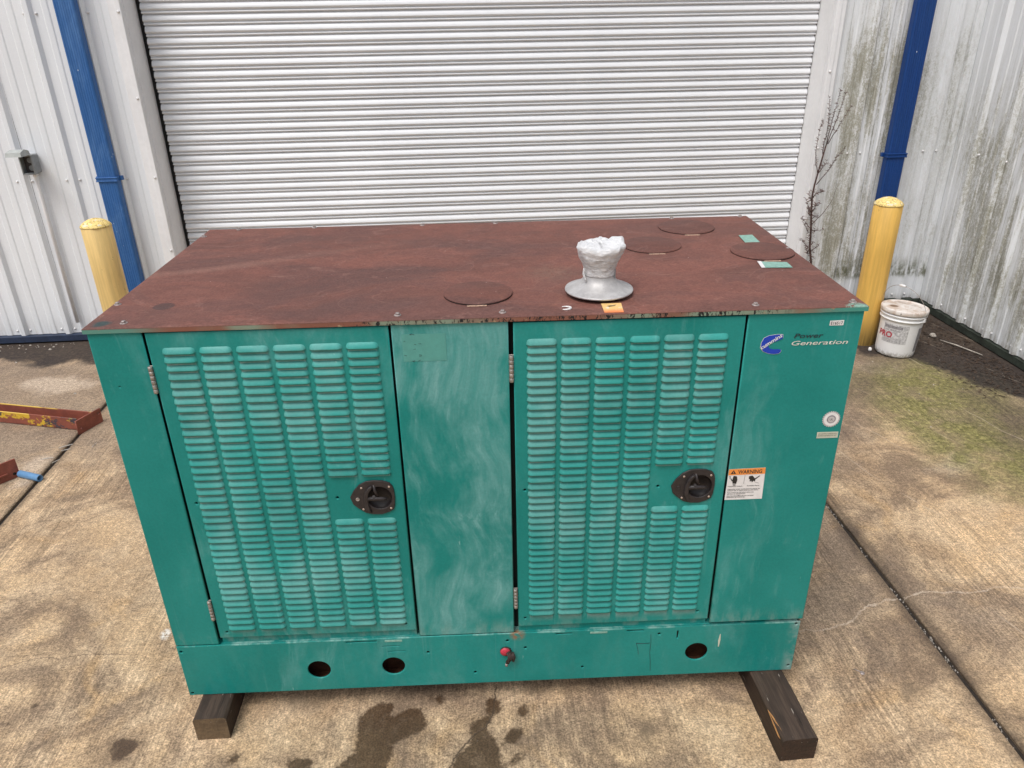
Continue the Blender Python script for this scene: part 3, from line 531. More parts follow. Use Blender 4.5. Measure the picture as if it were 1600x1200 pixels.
def screw(x, z, y=3.298, parent=wh, org=WO, src=sm_, rz=None):
    o = src.copy(); COL.objects.link(o); o.parent = parent; o.location = (x-org[0], y-org[1], z-org[2])
    if rz is not None: o.rotation_euler = (0, 0, rz)
for z in (1.084, 2.03, .085):
    for x in (-1.560, -1.478, -1.272, -1.186, -1.772, -1.862, -2.07, -2.155, -2.36, -2.45, 3.532, 3.622, 3.80, 3.885, 4.06, 4.155):
        if z > 2 and x == -1.560: continue
        screw(x, z + (.02 if x > 3 and z > .5 else 0))
for z in (2.03, 1.56, 1.09, .62, .15): screw(-.997, z, 3.2535); screw(3.303, z+.06, 3.2535)
# the roll-up door: one object per slat
PZ = .064; ZB = .034
sp = [(DY+.008, 0.), (DY+.0085, .0022), (DY+.002, .0034), (DY-.0055, .0060), (DY-.0075, .0085), (DY-.0070, .0118), (DY-.0035, .0148), (DY+.0035, .0168), (DY+.0040, .0185), (DY-.0030, .0225), (DY-.0100, .0275), (DY-.0125, .0305), (DY-.0120, .0345), (DY-.0085, .0440), (DY-.0030, .0540), (DY+.0035, .0605), (DY+.008, .0630), (DY+.008, .064)]
sp = [(y, z) for y, z in sp]
sb = MB(); sb.strip(sp, OX0+.026, OX1-.004, 'yz', True); smesh = None
rd = link('roll_up_door', None, wh, (0, 0, 0))
first = sb.build('slat', SLAT, rd, (WO[0], WO[1], 0)); first.location = (0, 0, ZB-.0015)
for k in range(1, 48):
    o = first.copy(); COL.objects.link(o); o.parent = rd; o.location = (random.uniform(-.0012, .0012), random.uniform(-.001, .001), ZB-.0015+PZ*k); o.rotation_euler = (random.uniform(-.004, .004), random.uniform(-.0002, .0002), 0)
bb = MB(); bb.bbox(OX0+.026, OX1-.004, DY-.012, DY+.02, .004, .034, .003); bb.build('bottom_bar', JAMBD, rd, WO)

# side wing wall, perpendicular, facing left
SO = (4.26, 3.3, 0)
sw_ = thing('side_wall', 'mossy white corrugated metal wall running towards the viewer on the right', 'wall', bw(*SO), YAW)
mS = [3.05-.272*k for k in range(30)]; nS = [c-d for c in mS for d in (.095, .18)]+[3.05+.09, 3.05+.175]
eS = [3.298]+[3.05-.272*k-.045 for k in (2, 5, 8, 11, 14, 17, 20)]
for i, (b, a) in enumerate(zip(eS, eS[1:])): sheet(a, b, mS, nS, .06, HT, WS, sw_, 'y', 4.26-.0015*(i % 2), SO, seed=90+i*3)
t = MB(); t.box(4.240, 4.30, -2.6, 3.24, .008, .052); t.build('base_trim', TRIMG, sw_, SO)
t = MB(); t.box(4.301, 4.36, -2.6, 3.6, 0, HT); t.build('wall_backing', INSIDE, sw_, SO)
s2 = screw_mesh().build('screw', SCREWW, sw_); s2.location = (-.002, 3.0-3.3, 1.12); s2.rotation_euler = (0, 0, R(-90))
for z in (.10, 1.12, 2.1):
    for c in mS[:9]:
        for d in (-.042, .042):
            if z > 1 and d > 0: continue
            screw(4.258, z+random.uniform(-.004, .004), c+d, sw_, SO, s2, R(-90))

# ------------------------------------------------------------------ downspouts
def downspout(x0, x1, mat, label):
    xc = (x0+x1)/2; o = (xc, 3.25, 0); t = thing('downspout', label, 'downspout', bw(*o), YAW, group='blue downspouts on the front wall')
    w = (x1-x0)/2; pr = []
    n = 14
    for i in range(n+1):         # ribbed front face
        u = -w+.012+(2*w-.024)*i/n; pr.append((xc+u, 3.199+(.0022 if i % 2 else 0)))
    outl = [(x0, 3.255), (x0, 3.211), (x0+.004, 3.203)]+pr+[(x1-.004, 3.203), (x1, 3.211), (x1, 3.255)]
    b = MB(); b.strip(outl, .02, HT); b.build('pipe', mat, t, o)
    for z in (1.098, 2.75):
        b = MB()
        for dz in (-.011, .009): b.bbox(x0-.006, x1+.006, 3.192, 3.256, z+dz-.004, z+dz+.004, .002)
        b.bbox(x0-.004, x1+.004, 3.195, 3.255, z-.007, z+.005, .001); b.bbox(x0-.022, x0-.003, 3.240, 3.262, z-.014, z+.012, .002); b.bbox(x1+.003, x1+.022, 3.240, 3.262, z-.014, z+.012, .002)
        b.build('strap', mat, t, o)
downspout(-1.330, -1.212, BLUEL, 'faded mid-blue square downspout left of the roll-up door')
downspout(3.766, 3.890, BLUER, 'deep navy-blue square downspout right of the roll-up door, speckled with white paint')
# ------------------------------------------------------------------ bollards
def bollard(x, y, r, h, mat, label):
    t = thing('bollard', label, 'bollard', bw(x, y), YAW, group='yellow bollards beside the door')
    b = MB(); b.lathe([(r, 0), (r, h*.33), (r, h*.66), (r, h-.003), (r-.003, h)], n=40, cap=False); b.build('post', mat, t)
    f = lambda a, z: 1+.012*math.sin(a*5+1)+.01*math.sin(a*9)
    b = MB(); b.lathe([(r+.002, h-.004), (r+.001, h+.003), (r*.84, h+.018), (r*.5, h+.034), (r*.2, h+.041), (.002, h+.043)], n=28, fn=f); b.build('domed_cap', YCAP, t)
bollard(-1.235, 2.83, .084, .90, YELL, 'pale yellow bollard left of the generator with a flaking domed top')
bollard(3.52, 2.665, .083, .905, YELR, 'ochre yellow bollard on the right with the white pail at its foot')
# ------------------------------------------------------------------ timbers under the generator
def timber(x0, x1, yf, tilt, label, dark):
    t = thing('timber_block', label, 'timber', ((x0+x1)/2, yf, 0), tilt, group='timbers under the generator')
    w = (x1-x0)/2; L = 1.22-(.1 if dark else .25); h = .0875; ny = 24; b = .007; vs = []; ring = [(-w, 0), (-w, h-b), (-w+b, h), (0, h), (w-b, h), (w, h-b), (w, 0)]; n = len(ring)
    for j in range(ny+1):
        yy = L*j/ny
        for u, z in ring:
            k = mnoise.noise(Vector((u*30+yf*9, yy*9, z*20)))*.0022
            vs.append((u+k*(1 if abs(u) > .01 else 0), yy+(mnoise.noise(Vector((u*60, 3, z*50)))*.002 if j == 0 else 0), max(0, z+(k if 0 < z < .086 else (-abs(k) if z else 0)))))
    top = MB(); fs, fside = [], []
    for j in range(ny):
        for i in range(n-1): (fs if 1 <= i <= 4 else fside).append((j*n+i+1, j*n+i, (j+1)*n+i, (j+1)*n+i+1))
    mb = MB(); mb.add(vs, fs, False, 0); mb.f += [tuple(f) for f in fside]; mb.sm += [False]*len(fside); mb.mi += [1]*len(fside)
    mb.f += [tuple(range(n)), tuple(ny*n+i for i in range(n))[::-1]]; mb.sm += [False]*2; mb.mi += [2, 2]
    mb.build('timber', [WOOD, WOODS, WOODS if dark else WEND], t)
    if dark:
        s = MB(); s.prism([(0, 0), (1, 1), (0, 1)], 0, 1); s.v = []; s.f = []; s.sm = []; s.mi = []
        P = [(-w+.010, .004, h-.0035), (-w+.002, .004, h-.014), (-w-.001, .03, h-.020), (-w-.001, .07, h-.015), (-w+.0005, .115, h-.008), (-w+.004, .085, h-.0028), (-w+.008, .04, h-.0012)]
        s.add([(x-.0008, y, z+.0012) for x, y, z in P]+[(x+.004, y+.002, z-.003) for x, y, z in P], [(0,1,2,3,4,5,6)]+[(i, 7+i, 7+(i+1) % 7, (i+1) % 7) for i in range(7)]); s.build('split_edge', WSPL, t)
timber(.045, .142, -.086, R(1), 'short weathered timber under the left end of the generator, pale sawn end showing', False)
timber(1.772, 1.876, -.246, R(3), 'long dark timber under the right end of the generator, split along its left edge', True)

# ------------------------------------------------------------------ generator
gen = thing('diesel_generator', 'teal steel generator enclosure with louvered doors and a rusted brown top, set on timbers', 'generator', (0, 0, 0))
ZL, W, D, ZS, Z0 = 1.3084, 1.9, .94, .289, .0885
YF = .0055
t = MB(); t.box(.016, W-.016, .034, D-.02, ZS-.02, ZL-.02); t.build('inner_frame', INSIDE, gen)
for a_, b_ in ((.143, .722), (1.030, 1.598)): t = MB(); t.box(a_, b_, .0165, .0335, ZS-.001, .335); t.build('door_sill', TEAL, gen)
# lid
lb = MB(); nx, ny = 48, 24; vs = []; fs = []
ex = [0, .0015, .004]+[W*i/nx for i in range(1, nx)]+[W-.004, W-.0015, W]; ey = [0, .0015, .004]+[D*i/ny for i in range(1, ny)]+[D-.004, D-.0015, D]
for yy in ey:
    for xx in ex:
        e = min(xx, W-xx, yy, D-yy); z = ZL-(.0022 if e == 0 else (.0006 if e < .002 else 0))
        z += (0 if e < .05 else .004*mnoise.noise(Vector((xx*2.2, yy*2.6, 1)))-.0015*math.sin(math.pi*xx/W)*math.sin(math.pi*yy/D)); vs.append((xx, yy, z))
n = len(ex); m_ = len(ey)
for j in range(m_-1):
    for i in range(n-1): fs.append((j*n+i, j*n+i+1, (j+1)*n+i+1, (j+1)*n+i))
lb.add(vs, fs, True)
ring = [i for i in range(n)]+[j*n+n-1 for j in range(1, m_)]+[(m_-1)*n+i for i in range(n-2, -1, -1)]+[j*n for j in range(m_-2, 0, -1)]
lo = [(vs[i][0], vs[i][1], 1.2945+.0008*mnoise.noise(Vector((vs[i][0]*6, vs[i][1]*6, 5)))) for i in ring]; o_ = len(lb.v); lb.add(lo, []); k = len(ring)
lb.f += [(ring[(i+1) % k], ring[i], o_+i, o_+(i+1) % k) for i in range(k)]; lb.sm += [False]*k; lb.mi += [0]*k
lb.f.append(tuple(o_+i for i in range(k))[::-1]); lb.sm.append(False); lb.mi.append(0)
lid = lb.build('roof_panel', LID, gen)
bolt = MB(); bolt.lathe([(.0092, 0), (.0092, .0012), (.0058, .0018)], n=14); bolt.lathe([(.0056, .0018), (.0056, .0056), (.0046, .0066)], n=6, smooth=False)
b0 = bolt.build('bolt', ZINC, lid)
bl = [(.014, .168), (.088, .030), (.747, .030), (1.003, .028), (1.628, .028), (1.872, .030), (.014, .84), (.107, .925), (.369, .925), (.746, .92), (1.002, .92), (1.627, .925), (1.872, .925), (1.884, .5)]
for i, (x, y) in enumerate(bl):
    o = b0 if i == 0 else b0.copy()
    if i: COL.objects.link(o); o.parent = lid
    o.location = (x, y, ZL); o.rotation_euler = (0, 0, i*1.1)
LIDD = mk_lid(); LIDD.name = 'rusted_disk_paint'
_g = LIDD.node_tree; _p = _g.nodes['Principled BSDF']; _src = _p.inputs['Base Color'].links[0].from_socket; _v = _g.nodes.new('ShaderNodeVectorMath'); _v.operation = 'SCALE'; _v.inputs['Scale'].default_value = .86; _g.links.new(_src, _v.inputs[0]); _g.links.new(_v.outputs[0], _p.inputs['Base Color'])
def disk(cx, cy, r):
    b = MB(); b.lathe([(r, .0000), (r, .0012)], c=(cx, cy-.0014, ZL+.0005), n=56); b.build('disk_gap_shadow', HOLE, lid)  # black sliver set forward draws the cut line and its front shadow
    b = MB(); b.lathe([(r, .0005), (r, .0036), (r-.0015, .0044)], c=(cx, cy, ZL+.0005), n=56, fn=lambda a, z: 1); b.build('knockout_disk', LIDD, lid)
    b = MB(); b.bbox(cx-.028, cx+.022, cy-r-.009, cy-r-.002, ZL-.0002, ZL+.0022, .001); b.build('disk_tab', flatTAN, lid)
flatTAN = simple('rust_scale', (.42, .27, .19), .8, 0, .5, 200)
for c in ((.943, .173, .090), (1.645, .79, .093), (1.485, .583, .091), (1.800, .483, .0935)): disk(*c)
# worn labels on the lid
def quad(name, pts, z, mat, parent): b = MB(); b.add([(x, y, z) for x, y in pts]+[(x, y, z-.0012) for x, y in pts], [(0,1,2,3),(0,4,5,1),(1,5,6,2),(2,6,7,3),(3,7,4,0)]); return b.build(name, mat, parent)
lq = quad('worn_label', [(1.778,.553),(1.825,.555),(1.831,.67),(1.786,.667)], ZL+.0030, GRNL, lid); lq = quad('worn_label', [(1.744,.320),(1.829,.315),(1.831,.364),(1.752,.378)], ZL+.0030, GRNL, lid)
quad('label_border', [(1.742,.319),(1.7525,.3185),(1.761,.3785),(1.750,.3795)], ZL+.0036, WHT, lid)
oq = quad('orange_label', [(1.250,.004),(1.297,.004),(1.301,.068),(1.251,.068)], ZL+.0014, OLAB, lid)
b = MB(); b.add([(1.262,.048,ZL+.0019),(1.268,.042,ZL+.0019),(1.280,.046,ZL+.0019),(1.288,.056,ZL+.0019),(1.279,.050,ZL+.0019),(1.270,.050,ZL+.0019)], [(0,1,2,3,4,5)]); b.build('bird_mark', BLK, lid)
b = MB(); pts = [(1.158+.014*math.cos(a), .042+.011*math.sin(a), ZL+.0016) for a in [R(-120+i*24) for i in range(11)]]; b.tube(pts, [.001, .002, .0026, .003, .0032, .0032, .003, .0028, .002, .0015, .001], 5); b.build('caulk_smear', WHT, lid)
# front panels
def rect(x0, x1, z0, z1): return [(x0, z0), (x1, z0), (x1, z1), (x0, z1)]
plate('corner_panel', rect(.0055, .1345, .2915, 1.2935), [circ(.05, 1.15, .0014, 6)], YF, .007, TEAL, gen, bev=.003)
plate('center_panel', rect(.7305, 1.0155, .2915, 1.2935), [], YF, .007, TEALH, gen, bev=.003)
plate('corner_panel', rect(1.6065, 1.8945, .2975, 1.2935), [], YF, .007, TEAL, gen, bev=.003)
for x0, x1 in ((.0055, .022), (W-.022, W-.0055)): b = MB(); b.bbox(x0, x1, .0265, D-.0055, .2915, 1.2935, .003); b.build('end_panel', TEAL, gen)
b = MB(); b.bbox(.0225, W-.0225, D-.022, D-.0055, .2915, 1.2935, .003); b.build('rear_panel', TEAL, gen)
# skid face with its holes
H = [circ(.416, .173, .0345, 40), circ(.643, .1755, .0345, 40), circ(1.578, .1825, .0345, 40)]
H += [circ(x, z, .0045, 10) for x, z in ((.994,.2595),(1.048,.228),(.892,.135),(.752,.226),(1.225,.138),(1.457,.262),(.017,.268),(.017,.097),(1.876,.280),(1.876,.108))]
for x0, x1, z in ((.508,.600,.279),(1.140,1.190,.2785),(1.357,1.408,.279)): H.append(rect(x0, x1, z-.0022, z+.0022))
for x0, x1, z in ((.615,.667,.257),(.630,.681,.235)): H.append(rect(x0, x1, z-.0012, z+.0012))
H.append(rect(1.5115, 1.5155, .240, .271))
plate('skid_face', rect(.0065, 1.8885, Z0, ZS), H, .0040, .006, SKID, gen, bev=.0022)
b = MB(); b.box(.008, 1.887, .0102, .045, ZS-.007, ZS-.001); b.box(.008, .014, .0102, D-.01, Z0, ZS-.001); b.box(1.881, 1.887, .0102, D-.01, Z0, ZS-.001); b.box(.008, 1.887, D-.016, D-.01, Z0, ZS-.001); b.build('skid_flange', SKID, gen)
b = MB(); b.box(.015, 1.880, .075, .085, Z0+.002, ZS-.008); b.box(.015, 1.880, .0102, .0745, Z0, Z0+.004); b.build('skid_rail', RAILR, gen)
b = MB(); b.box(.015, 1.880, .086, D-.02, Z0+.03, Z0+.04); b.build('skid_floor', INSIDE, gen)
for x0, x1, z in ((.625,.677,.279),(1.245,1.297,.279)): plate('slot_plug', rect(x0, x1, z-.0035, z+.0035), [], .0026, .002, GRNL, gen, bev=.0006)
b = MB(); b.prism([(1.643,.200),(1.646,.202),(1.648,.230),(1.6465,.252),(1.6445,.252),(1.6415,.225)], .0030, .0038); b.build('paint_gouge', TANL, gen)
def scratch(pts): b = MB(); b.tube([(x, .0036, z) for x, z in pts], .0007, 4); b.build('scratch', BLKG, gen)
scratch([(1.431,.262),(1.433,.23),(1.432,.19),(1.436,.150),(1.438,.112)]); scratch([(1.388,.228),(1.410,.226),(1.430,.227)]); scratch([(1.388,.228),(1.394,.205),(1.397,.182)])
# dark doorway edges are the inner frame; doors with louvers
def louver_mesh(w):
    nu, nv = 15, 5; p = .0086; h = .0166; b = MB(); vs = []; fs = []
    for j in range(nv+1):
        v = j/nv; hw = w/2-.007*(1-math.sqrt(max(0, 1-(1-v)**2)))
        for i in range(nu+1):
            u = -1+2*i/nu; u = math.copysign(abs(u)**.62, u); x = hw*u; e = (hw-abs(x))/.015; ef = math.sqrt(max(0, 1-(1-min(1, e))**2))
            vs.append((x, -p*math.sin(v*math.pi/2*.98)**.9*ef, h*(1-v)))
    n = nu+1
    for j in range(nv):
        for i in range(nu): fs.append((j*n+i, (j+1)*n+i, (j+1)*n+i+1, j*n+i+1))
    b.add(vs, fs, True)
    o = len(b.v); bot = [vs[nv*n+i] for i in range(n)]; b.add([(x, y*.9, z+.0012) for x, y, z in bot]+[(x, 0, z+.0012) for x, y, z in bot], [(i, n+i, n+i+1, i+1) for i in range(n-1)]); k0 = o-n
    b.f += [(k0+i, o+i, o+i+1, k0+i+1) for i in range(n-1)]; b.sm += [False]*(n-1); b.mi += [0]*(n-1)
    return b
def door(x0, x1, z0, z1, lx0, lpitch, lw, zt, zb, gap, hx, holes, dx):
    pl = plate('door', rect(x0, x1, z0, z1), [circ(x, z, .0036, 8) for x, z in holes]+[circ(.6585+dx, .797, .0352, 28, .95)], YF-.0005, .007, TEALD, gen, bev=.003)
    src = louver_mesh(lw).build('louver', LOUV, pl); rows = 40; dz = (zt-zb)/(rows-1); cells = []
    for r in range(rows):
        z = zt-dz*r
        for c in range(6):
            if c >= 4 and gap[0] < z < gap[1]: continue
            cells.append((lx0+lw/2+c*lpitch, z))
    for i, (x, z) in enumerate(cells[:150]):
        o = src if i == 0 else src.copy()
        if i: COL.objects.link(o); o.parent = pl
        o.location = (x+random.uniform(-.0003, .0003), YF, z+random.uniform(-.0003, .0003)); o.rotation_euler = (random.uniform(-.05, .05), random.uniform(-.004, .004), 0)
    lm = louver_mesh(lw); mb = MB()
    for x, z in cells[150:]: mb.add([(a+x, bb_+YF, cc+z) for a, bb_, cc in lm.v], lm.f, True)
    mb.build('louver_rows', LOUV, pl, kind='stuff')
    # latch
    LP = [(0.58,0.801),(0.591,0.822),(0.608,0.841),(0.627,0.851),(0.648,0.853),(0.671,0.851),(0.689,0.844),(0.696,0.834),(0.699,0.82),(0.7,0.798),(0.698,0.773),(0.694,0.758),(0.681,0.75),(0.661,0.743),(0.637,0.744),(0.617,0.75),(0.6,0.764),(0.586,0.778)]
    LP = [(x+dx, z) for x, z in LP]; cx, cz = .6585+dx, .797
    plate('latch_plate', LP[::-1], [circ(cx, cz, .0355, 28, .95)], YF-.0052, .0046, LATCH, pl, bev=.0014)
    b = MB(); b.lathe([(.0345, .0022), (.033, -.004), (.026, -.0095), (.012, -.0125), (.001, -.013)], c=(cx, YF-.001, cz), n=28, axis='y', cap=False); b.build('latch_cup', LATCHD, pl)
    GP = [(0.641,0.839),(0.631,0.832),(0.621,0.817),(0.617,0.799),(0.616,0.78),(0.62,0.763),(0.628,0.753),(0.634,0.753),(0.631,0.762),(0.628,0.78),(0.628,0.798),(0.632,0.817),(0.642,0.832)]
    plate('latch_grip', [(x+dx, z) for x, z in GP][::-1], [], YF-.0125, .009, LATCH, pl, bev=.002)
    b = MB(); b.tube([(.626+dx, YF-.0075, .7975), (.648+dx, YF-.0070, .7970), (.668+dx, YF-.0045, .794), (.679+dx, YF-.0022, .7925)], [.0062, .0060, .0052, .004], 10)
    b.tube([(.644+dx, YF-.010, .806), (.644+dx, YF-.002, .788)], .0042, 8); b.tube([(.6455+dx, YF-.002, .838), (.648+dx, YF-.006, .822), (.654+dx, YF-.005, .806)], [.0035, .0045, .0045], 8); b.build('latch_lever', LATCH, pl)
    rv = MB(); rv.lathe([(.0032, 0), (.0032, .0008), (.0018, .0012)], n=10, axis='y'); r0 = None
    for i, (x, z) in enumerate([(0.613,0.831),(0.687,0.832),(0.612,0.762),(0.687,0.763)]):
        if r0 is None: r0 = o = rv.build('rivet', RIVET, pl)
        else: o = r0.copy(); COL.objects.link(o); o.parent = pl
        o.location = (x+dx, YF-.0052, z)
    b = MB(); b.lathe([(.0055, 0), (.0055, .0012), (.004, .0016), (.0036, .0008), (.001, .0008)], c=(.600+dx, YF-.0052, .795), n=16, axis='y'); b.build('keyhole_ring', STEEL if dx == 0 else LATCH, pl)
    for za, zb_ in ((1.130, 1.204), (.388, .460)):
        hg = MB(); k = 6; hh = (zb_-za)/k
        for q in range(k): hg.lathe([(.0046, za+hh*q+.0004), (.0056, za+hh*q+.001), (.0056, za+hh*(q+1)-.001), (.0046, za+hh*(q+1)-.0004)], c=(hx, .0035, 0), n=12)
        hg.bbox(hx-.009, hx+.009, .0080, .0100, za, zb_, .0004); hg.build('hinge', STEEL, pl)
door(.1415, .7245, .3160, 1.2905, .1735, .0887, .0805, 1.2345, .3495, (.713+.012, .871), .1365, ((.166,.338),(.693,.342),(.168,.797),(.545,.799)), 0.)
door(1.0275, 1.6005, .3140, 1.2895, 1.0590, .0855, .0770, 1.2290, .3600, (.717+.012, .871), 1.0215, ((1.049,.346),(1.567,.346),(1.052,.802),(1.416,.799)), .871)
# warning label and other markings on the right panel
YS = YF-.0006
def sticker(name, pts, mat, y=YS, parent=gen): b = MB(); b.prism(pts, y-.0004, y); return b.build(name, mat, parent)
ws = sticker('warning_label', [(1.6045,.7465),(1.709,.7465),(1.7065,.848),(1.6065,.846)], WHT)
sticker('label_header', [(1.6065,.827),(1.7070,.8285),(1.7065,.848),(1.6065,.846)], ORG, YS-.0005, ws)
text('lettering', 'WARNING', 1.6320, .8315, .0115, BLK, ws, YS-.0012, width=.066, bold=.018)
sticker('hazard_triangle', [(1.612,.8315),(1.627,.8317),(1.6195,.8435)], BLK, YS-.0010, ws); text('exclamation_mark', '!', 1.6185, .8330, .0062, ORG, ws, YS-.0016, bold=.03)
hand = MB(); y0, y1 = YS-.0010, YS-.0006
hand.prism([(1.619,.811),(1.621,.800),(1.631,.799),(1.633,.812),(1.631,.822),(1.629,.8235),(1.627,.823),(1.6255,.825),(1.6235,.824),(1.622,.8245),(1.6205,.822)], y0, y1); hand.prism([(1.614,.814),(1.6185,.807),(1.620,.809),(1.6165,.816)], y0, y1); hand.prism([(1.6215,.797),(1.630,.7965),(1.6295,.7935),(1.6225,.794)], y0, y1); hand.tube([(1.609,y0,.8235),(1.613,y0,.823),(1.611,y0,.8185),(1.6155,y0,.8165)], .0007, 4); hand.build('shocked_hand_symbol', BLK, ws)
hand = MB(); hand.prism([(1.664,.822),(1.674,.8235),(1.681,.814),(1.683,.806),(1.680,.8045),(1.678,.808),(1.6755,.8025),(1.673,.803),(1.673,.808),(1.669,.805),(1.667,.8065),(1.668,.812),(1.664,.814)], y0, y1); hand.prism([(1.678,.812),(1.693,.8235),(1.6945,.822),(1.681,.809)], y0, y1)
for k in range(4): hand.prism([(1.682+k*.003,.803-k*.001),(1.684+k*.003,.8025-k*.001),(1.6835+k*.003,.8005-k*.001)], y0, y1)
hand.build('cut_hand_symbol', BLK, ws)
sticker('label_divider', [(1.6512,.798),(1.6518,.798),(1.6528,.826),(1.6522,.826)], BLK, YS-.0008, ws)
for s_, x_, z_, w_ in (('Hazardous Voltage', 1.609, .7895, .040), ('Rotating Parts', 1.662, .790, .034), ('Operate with enclosure in place to', 1.609, .7800, .090), ('reduce risk of injury and moving parts.', 1.609, .7757, .086), ('Turn control to Off before doing any', 1.609, .7690, .074), ('service to equipment.', 1.609, .7647, .052), ('See Service Manual for proper', 1.609, .7580, .076), ('operating procedures.', 1.609, .7537, .052)):
    text('lettering', s_, x_, z_, .0030, BLK, ws, YS-.0010, width=w_, bold=.02)
C = [(1.698,1.237),(1.688,1.2375),(1.679,1.237),(1.664,1.235),(1.652,1.229),(1.647,1.217),(1.646,1.203),(1.654,1.193),(1.668,1.187),(1.682,1.185),(1.694,1.186),(1.699,1.191),(1.699,1.196),(1.693,1.198),(1.68,1.198),(1.67,1.2),(1.665,1.207),(1.665,1.213),(1.673,1.217),(1.686,1.22),(1.699,1.227)]
lw_ = sticker('logo_outline', [((x-1.675)*1.035+1.675, (z-1.211)*1.035+1.211) for x, z in C], WHTP); sticker('blue_logo', C, BLU, YS-.0005, lw_)
text('logo_lettering', 'cummins', 1.6490, 1.1985, .0098, WHT, lw_, YS-.0016, width=.0600, shear=.25, rot=R(35), bold=.022)
text('lettering', 'Power', 1.7270, 1.2265, .0118, BLKG, gen, YS-.0006, width=.074, shear=.22, bold=.012); text('lettering', 'Generation', 1.7235, 1.2070, .0118, WHTP, gen, YS-.0006, width=.143, shear=.22, bold=.010)
ss = sticker('number_sticker', [(1.8115,1.2575),(1.8465,1.2575),(1.8465,1.2710),(1.8115,1.2700)], WHT); text('lettering', 'E16517', 1.8140, 1.2600, .0078, BLK, ss, YS-.0010, width=.030, bold=.01)
sl = MB(); sl.prism([(1.8618+(.0245 if k % 2 else .0215)*math.cos(k*math.pi/24), .9915+(.0245 if k % 2 else .0215)*math.sin(k*math.pi/24)) for k in range(48)], YS-.0004, YS); so = sl.build('round_seal', SILV, gen)
for r_, mt, dy in ((.0195, WHT, .0006), (.0120, GRYP, .0010), (.0085, SILV, .0014)): b = MB(); b.prism(circ(1.8618, .9915, r_, 36), YS-dy-.0002, YS-dy); b.build('seal_ring', mt, so)
text('lettering', 'UL', 1.8572, .9888, .0060, BLK, so, YS-.0020, width=.009, bold=.01)
tl = sticker('small_label', [(1.8315,.9345),(1.8885,.9345),(1.8880,.9530),(1.8310,.9530)], TANL)
for s_, z_ in (('AC OUTPUT INSIDE BOX', .9460), ('ENGINE GENERATOR SET', .9405)): text('lettering', s_, 1.8345, z_, .0034, BLK, tl, YS-.0010, width=.050)
# old sticker ghost on centre panel
gh = sticker('sticker_ghost', [(.7555,1.195),(.862,1.195),(.862,1.268),(.7550,1.268)], flat('sticker_residue', (.085, .30, .26)), YF-.0003); 
for i in range(14): 
    a = random.uniform(.757, .80); z_ = random.choice((1.196, 1.267, random.uniform(1.2, 1.25), 1.245+random.uniform(-.004, .004))); b = MB(); b.tube([(a, YF-.0009, z_), (a+random.uniform(.002, .008), YF-.0009, z_+random.uniform(-.002, .003))], .0004, 4); b.build('ink_trace', BLKG, gh)
# red terminal cap and grimy cable hanging out of the skid
b = MB(); b.lathe([(.0150, .0), (.0152, .004), (.0135, .0075), (.008, .0095), (.002, .010)], c=(.9860, .004, .2200), n=22, axis='y'); rc = b.build('red_cap', REDC, gen)
b = MB(); b.lathe([(.0172, 0), (.0172, .0045)], c=(.9880, .004, .2195), n=22, axis='y'); b.build('cap_rim', CABLE, rc)
b = MB()
for k in range(6):
    a = k*1.05; P = [(.997+.006*math.cos(a), -.006-.006*math.sin(a), .222+.003*math.sin(a*2)), (1.004+.006*math.cos(a+1), -.014, .208), (.997+.007*math.cos(a+2), -.012-.005*math.sin(a), .195), (.992+.004*math.cos(a), -.012, .183)]
    b.tube(P, [.0035, .0045, .004, .0028], 7)
b.tube([(1.008, -.008, .222), (1.012, -.012, .205), (1.010, -.010, .190)], [.005, .0055, .004], 8); b.build('frayed_cable', CABLE, gen)
b = MB(); b.lathe([(.0045, 0), (.0045, .008), (.002, .010)], c=(.989, -.012, .174), n=12); b.build('cable_tip', ZINC, gen)
# exhaust outlet wrapped in plastic
EX, EY = 1.257, .152
b = MB(); b.lathe([(.068, 0), (.068, .0125)], c=(EX, EY, ZL), n=40); ex_shade = b.build('rim_shadow_disk', SHADEBLK, gen)  # black disk stands in for the shadow under the collar rim
b = MB(); b.lathe([(.083, .0085), (.0875, .0090), (.0885, .0115), (.0875, .0140), (.084, .0142), (.070, .0200), (.056, .0275), (.046, .0350), (.0405, .0430), (.0385, .0520), (.038, .10), (.036, .10)], c=(EX, EY, ZL), n=64, cap=False); exo = b.build('exhaust_collar', ALU, gen)
b = MB(); b.bbox(-.005, .004, -.0015, .003, 0, .026, .001); sl_ = b.build('collar_seam', GREY, exo); sl_.location = (EX+.0345, EY-.018, ZL+.044); sl_.rotation_euler = (0, 0, R(-28))
def wr(a, z): 
    k = mnoise.noise(Vector((math.cos(a)*2.2, math.sin(a)*2.2, z*26)))*.10+mnoise.noise(Vector((math.cos(a)*6, math.sin(a)*6, z*90)))*.045; return 1+k*min(1, max(.15, (z-.045)/.05))
pf = []
for i in range(31):
    t_ = i/30; z_ = .053+.070*t_
    r_ = .0402+.004*t_+.0185*(max(0, (t_-.22)/.78))**1.15
    pf.append((r_, z_))
pf += [(.0620, .128), (.0585, .1315), (.048, .1325), (.034, .1315), (.018, .131), (.002, .1305)]
b = MB(); b.lathe(pf, c=(0, 0, 0), n=72, fn=wr)
for i, (x, y, z) in enumerate(b.v):
    k = max(0, (z-.085)/.045); dz = .007*mnoise.noise(Vector((x*34, y*34, 2)))*k+.006*mnoise.noise(Vector((x*80, y*80, z*60)))*k+.06*x*k+.003*k*math.sin(math.atan2(y, x)*2+1); b.v[i] = (x+EX, y+EY, z+dz+ZL)
b.build('plastic_wrap', WRAP, exo)
